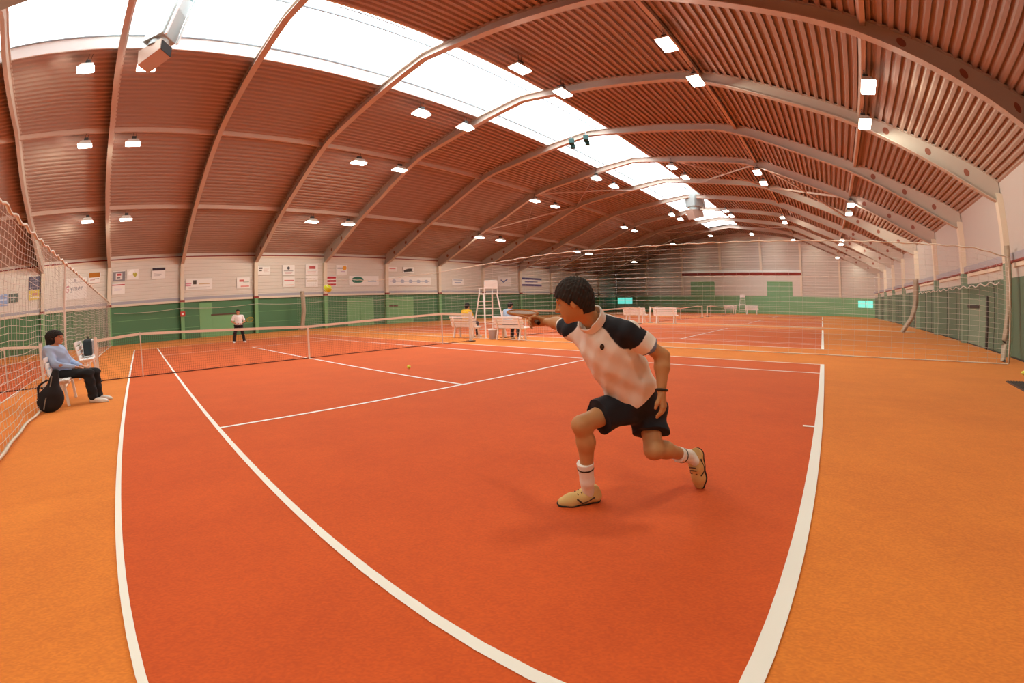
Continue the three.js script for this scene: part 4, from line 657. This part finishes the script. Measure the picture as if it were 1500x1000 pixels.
// the player, mid-lunge
{
  const fl = ground(818, 741), fh = ground(879, 733), rt = ground(1030, 712), k = 1;
  const J = {
    pelvis: at(934, 584, 3.05), chest: at(897, 520, 2.86), neck: at(868, 466, 2.74), head: at(840, 441, 2.66),
    shL: at(921, 486, 2.68), elL: at(970, 521, 2.70), wrL: at(969, 574, 2.66), shR: at(838, 483, 2.95), elR: at(822, 474, 3.13), wrR: at(798, 471, 3.3),
    hipL: at(914, 594, 2.98), knL: at(851, 622, 2.82), anL: at(860, 704, 2.93), hipR: at(950, 598, 3.12), knR: at(957, 660, 2.96), anR: at(1010, 668, 3.2),
    toL: fl.clone().setY(0.0), heL: fh.clone().setY(0.0), toR: at(1027, 712, 3.22), heR: at(1025, 655, 3.2),
  };
  J.toR.y = 0.005; 
  const chestDir = dirv(-0.62, -0.15, 0.75), navy = '#14141f', white = '#efe5de', grey = '#6f6a78';
  const panelL = cone(at(884, 462, 2.72), at(926, 497, 2.62), 0.055, 0.085), panelR = cone(at(850, 470, 2.85), at(834, 480, 2.93), 0.04, 0.07), pipe = cone(at(930, 520, 2.66), at(962, 566, 2.86), 0.012, 0.008), slDir = J.elL.clone().sub(J.shL), slDirR = J.elR.clone().sub(J.shR);
  const shirtPaint = (p) => {
    const t = p.clone().sub(J.shL).dot(slDir) / slDir.lengthSq(), onSleeve = cone(J.shL, J.elL, 0.08, 0.075)(p) < 0.004 && t > 0.12;
    if (onSleeve) return t > 0.6 ? grey : t > 0.3 ? white : navy;
    const tr = p.clone().sub(J.shR).dot(slDirR) / slDirR.lengthSq(); if (cone(J.shR, J.elR, 0.08, 0.075)(p) < 0.004 && tr > 0.15) return tr > 0.5 ? white : navy;
    if (panelL(p) < 0.0 || panelR(p) < 0 || pipe(p) < 0.004) return navy; return white;
  };
  const R = figure('person', 'man in white and navy polo shirt lunging across the court with a racket', J, {
    size: 1, cell: 0.011, clothCell: 0.0055, fine: 0.0045, handCell: 0.0038, shoeCell: 0.005, face: dirv(-0.88, -0.34, -0.28), headUp: dirv(-0.3, 0.95, 0.02), eyes: true, skinM: skin(0xc08a5a), hairM: cloth(0x241a15), shirtM: cloth(0xffffff, { vertexColors: true }), shirtPaint, sleeve: 0.66, hem: 0.2, waist: 0.32, drape: 0.004,
    collar: true, collarM: cloth(0xf4ece6), chestDir, shorts: 0.6, lowerM: cloth(0x14141f), socks: 0.34, sockBand: dirv(-0.2, 0, 1), shoeM: cloth(0xdcb777), soleM: cloth(0x231d1a), laces: true,
    kneeBack: [dirv(1, 0, -0.1), dirv(0.2, 1, 0)], handDirL: dirv(0.1, -1, 0.12), palmL: dirv(-0.8, 0, -0.5), curlL: 0.5, handDirR: dirv(-0.95, 0.05, -0.35), palmR: dirv(0, -0.4, 0.9), curlR: 1.25,
  });
  // emblem on the chest, wrist watch
  const onChest = at(882, 508, 2.7); { const dir = rayOf(882, 508).normalize(); const ray = new THREE.Raycaster(camera.position.clone(), dir); R.g.updateMatrixWorld(true); const hit = ray.intersectObjects(R.g.children.filter((c) => c.name === 'shirt'))[0]; if (hit) { const n = hit.face.normal, e = new THREE.TorusGeometry(0.013, 0.0045, 6, 16).scale(0.75, 1.15, 1), q = new THREE.Quaternion().setFromUnitVectors(new V3(0, 0, 1), hit.normal ? hit.normal.clone() : n.clone()); e.applyQuaternion(q).translate(hit.point.x, hit.point.y, hit.point.z).translate(-R.g.position.x, 0, -R.g.position.z); mesh('emblem', e, PPL.dark, R.g); const d = new THREE.SphereGeometry(0.007, 10, 8).scale(0.7, 1.4, 0.5).applyQuaternion(q).translate(hit.point.x, hit.point.y, hit.point.z).translate(-R.g.position.x, 0, -R.g.position.z); mesh('emblem', d, PPL.dark, R.g); } }
  const ax = J.wrL.clone().sub(J.elL).normalize(), q = new THREE.Quaternion().setFromUnitVectors(new V3(0, 0, 1), ax), wc = J.wrL.clone().addScaledVector(ax, -0.012);
  R.put('watch_strap', new THREE.TorusGeometry(0.031, 0.0075, 8, 28).applyQuaternion(q).translate(wc.x, wc.y, wc.z), PPL.strap);
  // racket: held, so a thing of its own
  const rk = thing('tennis_racket', 'brown framed tennis racket held by the lunging man', 'racket'), g0 = J.wrR.clone().addScaledVector(dirv(-0.95, 0.05, -0.35), 0.07), tip = at(764, 457, 3.85), d = tip.clone().sub(g0), L = d.length(); d.normalize(); rk.position.copy(g0);
  const side = new V3().crossVectors(d, dirv(0.1, 0.9, 0.5)).normalize(), nn = new V3().crossVectors(side, d), Q = (a, b, c = 0) => d.clone().multiplyScalar(a).addScaledVector(side, b).addScaledVector(nn, c);
  const tube = (pts, r, closed = false, n = 48) => new THREE.TubeGeometry(new THREE.CatmullRomCurve3(pts, closed), n, r, 8, closed), hc = 0.5, ra = 0.165, rb2 = 0.125;
  mesh('grip', tube([Q(-0.09, 0), Q(0.0, 0), Q(0.1, 0)], 0.016), PPL.lace, rk);
  const fr = mesh('frame', tube(Array.from({ length: 28 }, (_, i) => { const t = i / 28 * 6.2832; return Q(hc + ra * Math.cos(t), rb2 * Math.sin(t)); }), 0.011, true, 80), cloth(0xa8662c), rk);
  for (const s of [-1, 1]) mesh('throat', tube([Q(0.1, s * 0.008), Q(0.24, s * 0.03), Q(0.37, s * 0.082)], 0.009), cloth(0xa8662c), rk);
  for (let i = -6; i <= 6; i++) { const b = i * 0.0185, h = ra * Math.sqrt(Math.max(0, 1 - (b / rb2) ** 2)); if (h > 0.02) mesh('string', tube([Q(hc - h, b), Q(hc, b), Q(hc + h, b)], 0.0012, false, 4), PPL.eye, rk); }
  for (let i = -8; i <= 8; i++) { const a = i * 0.0185, h = rb2 * Math.sqrt(Math.max(0, 1 - (a / ra) ** 2)); if (h > 0.02) mesh('string', tube([Q(hc + a, -h), Q(hc + a, 0), Q(hc + a, h)], 0.0012, false, 4), PPL.eye, rk); }
}
// a helper for the smaller people: joints given in the person's own metres (x = the way they face, y up, z = their right), scaled, turned, placed
function posed(base, S, turn, pts) { const c = Math.cos(turn), s = Math.sin(turn), out = {}; for (const k in pts) { const [x, y, z] = pts[k]; out[k] = new V3(base.x + (x * c + z * s) * S, base.y + y * S, base.z + (-x * s + z * c) * S); } return out; }
const turned = (turn, x, y, z) => dirv(x * Math.cos(turn) + z * Math.sin(turn), y, -x * Math.sin(turn) + z * Math.cos(turn));
// the opponent, standing on the far side of the net
{
  const b = ground(351, 501.5), D = Math.hypot(b.x, b.z), S = (at(351, 453, 1).sub(camera.position).normalize(), 1) * ((() => { const a = ground(351, 501.5), r = rayOf(351, 453.5); const y = EYE + r.y * D / Math.hypot(r.x, r.z); return y; })()) / 1.76, turn = Math.atan2(b.z, -b.x) + 0.15;
  const face = (x, y, z) => turned(turn, x, y, z);
  const J = posed(b, S, turn, { pelvis: [0, 0.95, 0], chest: [0.01, 1.26, 0], neck: [0, 1.47, 0], head: [0.03, 1.63, 0], shL: [0, 1.42, -0.19], shR: [0, 1.42, 0.19], elL: [-0.02, 1.13, -0.29], elR: [-0.02, 1.13, 0.29], wrL: [0.2, 1.0, -0.12], wrR: [0.2, 1.0, 0.12], hipL: [0, 0.92, -0.095], hipR: [0, 0.92, 0.095], knL: [0.03, 0.5, -0.17], knR: [0.03, 0.5, 0.19], anL: [0, 0.09, -0.23], anR: [0, 0.09, 0.25], toL: [0.2, 0, -0.27], toR: [0.2, 0, 0.3], heL: [-0.06, 0, -0.22], heR: [-0.06, 0, 0.24] });
  figure('person', 'player in a white shirt and black trousers waiting beyond the net', J, { size: S, cell: 0.018 * S, fine: 0.01 * S, handCell: 0.008 * S, face: face(1, -0.05, 0), headUp: new V3(0, 1, 0), skinM: skin(0xc58a66), hairM: cloth(0x2a1d17), shirtM: cloth(0xf4efec), sleeve: 0.85, hem: -0.02, waist: 0.25, lowerM: cloth(0x16151b), shoeM: cloth(0xf0e9e2), soleM: cloth(0xd8d0c8), kneeBack: [face(-1, 0, 0), face(-1, 0, 0)], handDirL: face(0.6, -0.2, 0.6), palmL: face(0, 1, 0), curlL: 1, handDirR: face(0.6, -0.1, -0.5), palmR: face(0, 1, 0), curlR: 1 });
  const rk = thing('tennis_racket', 'yellow racket held by the player in black trousers', 'racket'); const p0 = J.wrL.clone(), d = face(0.35, 0.55, -0.9), sd = new V3().crossVectors(d, face(1, 0, 0)).normalize(), Q = (a, c) => d.clone().multiplyScalar(a * S).addScaledVector(sd, c * S); rk.position.copy(p0);
  mesh('handle', rod(Q(-0.05, 0).toArray(), Q(0.3, 0).toArray(), 0.014 * S), PPL.lace, rk);
  mesh('frame', new THREE.TubeGeometry(new THREE.CatmullRomCurve3(Array.from({ length: 20 }, (_, i) => { const t = i / 20 * 6.2832; return Q(0.46 + 0.16 * Math.cos(t), 0.12 * Math.sin(t)); }), true), 40, 0.016 * S, 6, true), cloth(0xb7a53c), rk);
  const st = []; for (let i = -4; i <= 4; i++) { const h = 0.16 * Math.sqrt(1 - (i / 5) ** 2); st.push(rod(Q(0.46 - h, i * 0.024).toArray(), Q(0.46 + h, i * 0.024).toArray(), 0.003 * S, 0.003 * S, 5)); } const sm = mesh('strings', merged(st), cloth(0xb9ad5a), rk); sm.userData.kind = 'stuff';
}
// seated people: the woman on the first bench, two players on the far benches
function seated(label, u, v, turnAdd, o) {
  const p0 = H(u, 0, v), S = sizeAt(u, v) * (o.k || 1), turn = o.turn ?? yawAt(u, v) + turnAdd, face = (x, y, z) => turned(turn, x, y, z);
  const lean = o.lean || 0, J = posed(p0, S, turn, { pelvis: [-0.02, 0.56, 0], chest: [-0.06 + lean * 0.5, 0.86, 0], neck: [-0.08 + lean, 1.07, 0], head: [-0.04 + lean * 1.25, 1.22, 0], shL: [-0.08 + lean, 1.02, -0.18], shR: [-0.08 + lean, 1.02, 0.18], elL: [0.02 + lean * 0.8, 0.76, -0.25], elR: [0.02 + lean * 0.8, 0.76, 0.25], wrL: [0.24, 0.68, -0.1], wrR: [0.24, 0.68, 0.1], hipL: [0, 0.54, -0.1], hipR: [0, 0.54, 0.1], knL: [0.44, 0.55, -0.11], knR: [0.44, 0.56, 0.12], anL: [0.42 + (o.foot || 0), 0.09, -0.12], anR: [0.46 + (o.foot || 0), 0.09, 0.14], toL: [0.62 + (o.foot || 0), 0, -0.14], toR: [0.68 + (o.foot || 0), 0, 0.16], heL: [0.36 + (o.foot || 0), 0, -0.12], heR: [0.4 + (o.foot || 0), 0, 0.14] });
  figure('person', label, J, { size: S, cell: 0.016 * S, fine: 0.008 * S, handCell: 0.006 * S, face: face(1, -0.12, 0), headUp: face(lean > 0.1 ? 0.25 : 0.05, 1, 0), skinM: skin(0xc08464), hairM: o.hairM || cloth(0x1f1613), longHair: o.longHair, shirtM: cloth(o.shirt), long: o.long, sleeve: 0.7, hem: -0.1, waist: 0.2, lowerM: cloth(o.lower), shorts: o.shorts, socks: o.shorts ? 0.25 : 0, shoeM: cloth(0xece6df), soleM: cloth(0xcfc8c0), eyes: o.eyes, kneeBack: [face(-1, 0, 0), face(-1, 0, 0)], handDirL: face(1, -0.25, 0.25), palmL: face(0, -1, 0), curlL: 0.4, handDirR: face(1, -0.25, -0.25), palmR: face(0, -1, 0), curlR: 0.4 });
  return { J, S, face, p0 };
}
seated('woman in a light blue shirt and black trousers seated on a bench', -1.5, 2.85, 0, { shirt: 0xa9bde0, lower: 0x131217, longHair: true, long: true, eyes: true, foot: 0.04, turn: 0.35, k: 0.97 });
seated('person in a yellow shirt seated on a bench, seen from behind', 13.1, -1.45, 0, { shirt: 0xe3b01c, lower: 0x3a3a44, lean: 0.05, k: 1.04 });
seated('person in a pale blue shirt seated on a bench, leaning forward', 13.1, 0.75, 0, { shirt: 0x9fb4cc, lower: 0x2e3140, lean: 0.16, k: 1.04 });
// racket bag beside the woman's bench, sports bag on the second bench
{
  const g = thing('racket_bag', 'long black racket bag leaning on the bench beside the seated woman', 'bag'), base = ground(71, 604), top = at(80, 541, 1); const S = sizeAt(-1.7, 3.4);
  const d = rayOf(82, 541), D = Math.hypot(base.x, base.z), tp = d.multiplyScalar((D + 0.02) / Math.hypot(d.x, d.z)).add(camera.position), ax = tp.clone().sub(base), L = ax.length(); ax.normalize(); const vw = base.clone().setY(0).normalize(), sd = new V3().crossVectors(ax, vw).normalize(), nn = new V3().crossVectors(sd, ax);
  g.position.copy(base); const O = new V3(), body = blend(0.05, oval(ax.clone().multiplyScalar(L * 0.3), [ax, sd, nn], [L * 0.31, 0.13, 0.07]), cone(ax.clone().multiplyScalar(L * 0.45), ax.clone().multiplyScalar(L * 0.96), 0.075, 0.035));
  mesh('bag_body', surfaceNet((p) => Math.max(body(p), -p.y), new V3(-0.35, -0.02, -0.35), new V3(0.35, L + 0.1, 0.35), 0.012), cloth(0x1a181d), g);
  mesh('zip', new THREE.TubeGeometry(new THREE.CatmullRomCurve3([0.08, 0.3, 0.55, 0.85].map((t) => ax.clone().multiplyScalar(L * t).addScaledVector(sd, t < 0.5 ? 0.05 : 0.03).addScaledVector(vw, t < 0.5 ? -0.066 : -0.055))), 24, 0.006, 6), cloth(0x8a8078), g);
  mesh('carry_strap', new THREE.TubeGeometry(new THREE.CatmullRomCurve3([ax.clone().multiplyScalar(L * 0.75).addScaledVector(sd, 0.06), ax.clone().multiplyScalar(L * 0.6).addScaledVector(sd, 0.13), ax.clone().multiplyScalar(L * 0.35).addScaledVector(sd, 0.12)]), 20, 0.012, 6), cloth(0x242228), g);
  const b = thing('sports_bag', 'dark and white striped bag standing on the bench by the net post', 'bag');
  mesh('bag_body', rb(0.34, 0.46, 0.6, 0, 0.24, 0, 0.07), cloth(0x23343a), b); for (const z of [-0.12, 0.02, 0.16]) mesh('white_stripe', rb(0.348, 0.44, 0.05, 0, 0.24, z * 1.3, 0.02), cloth(0xe8edf0), b); mesh('handle', new THREE.TorusGeometry(0.09, 0.014, 6, 18, Math.PI).rotateY(Math.PI / 2).translate(0, 0.46, 0), cloth(0x15181b), b);
  settle(b, -1.36, 0.55, -1.6, 0, 0.95);
}
renderer.render(scene, camera);
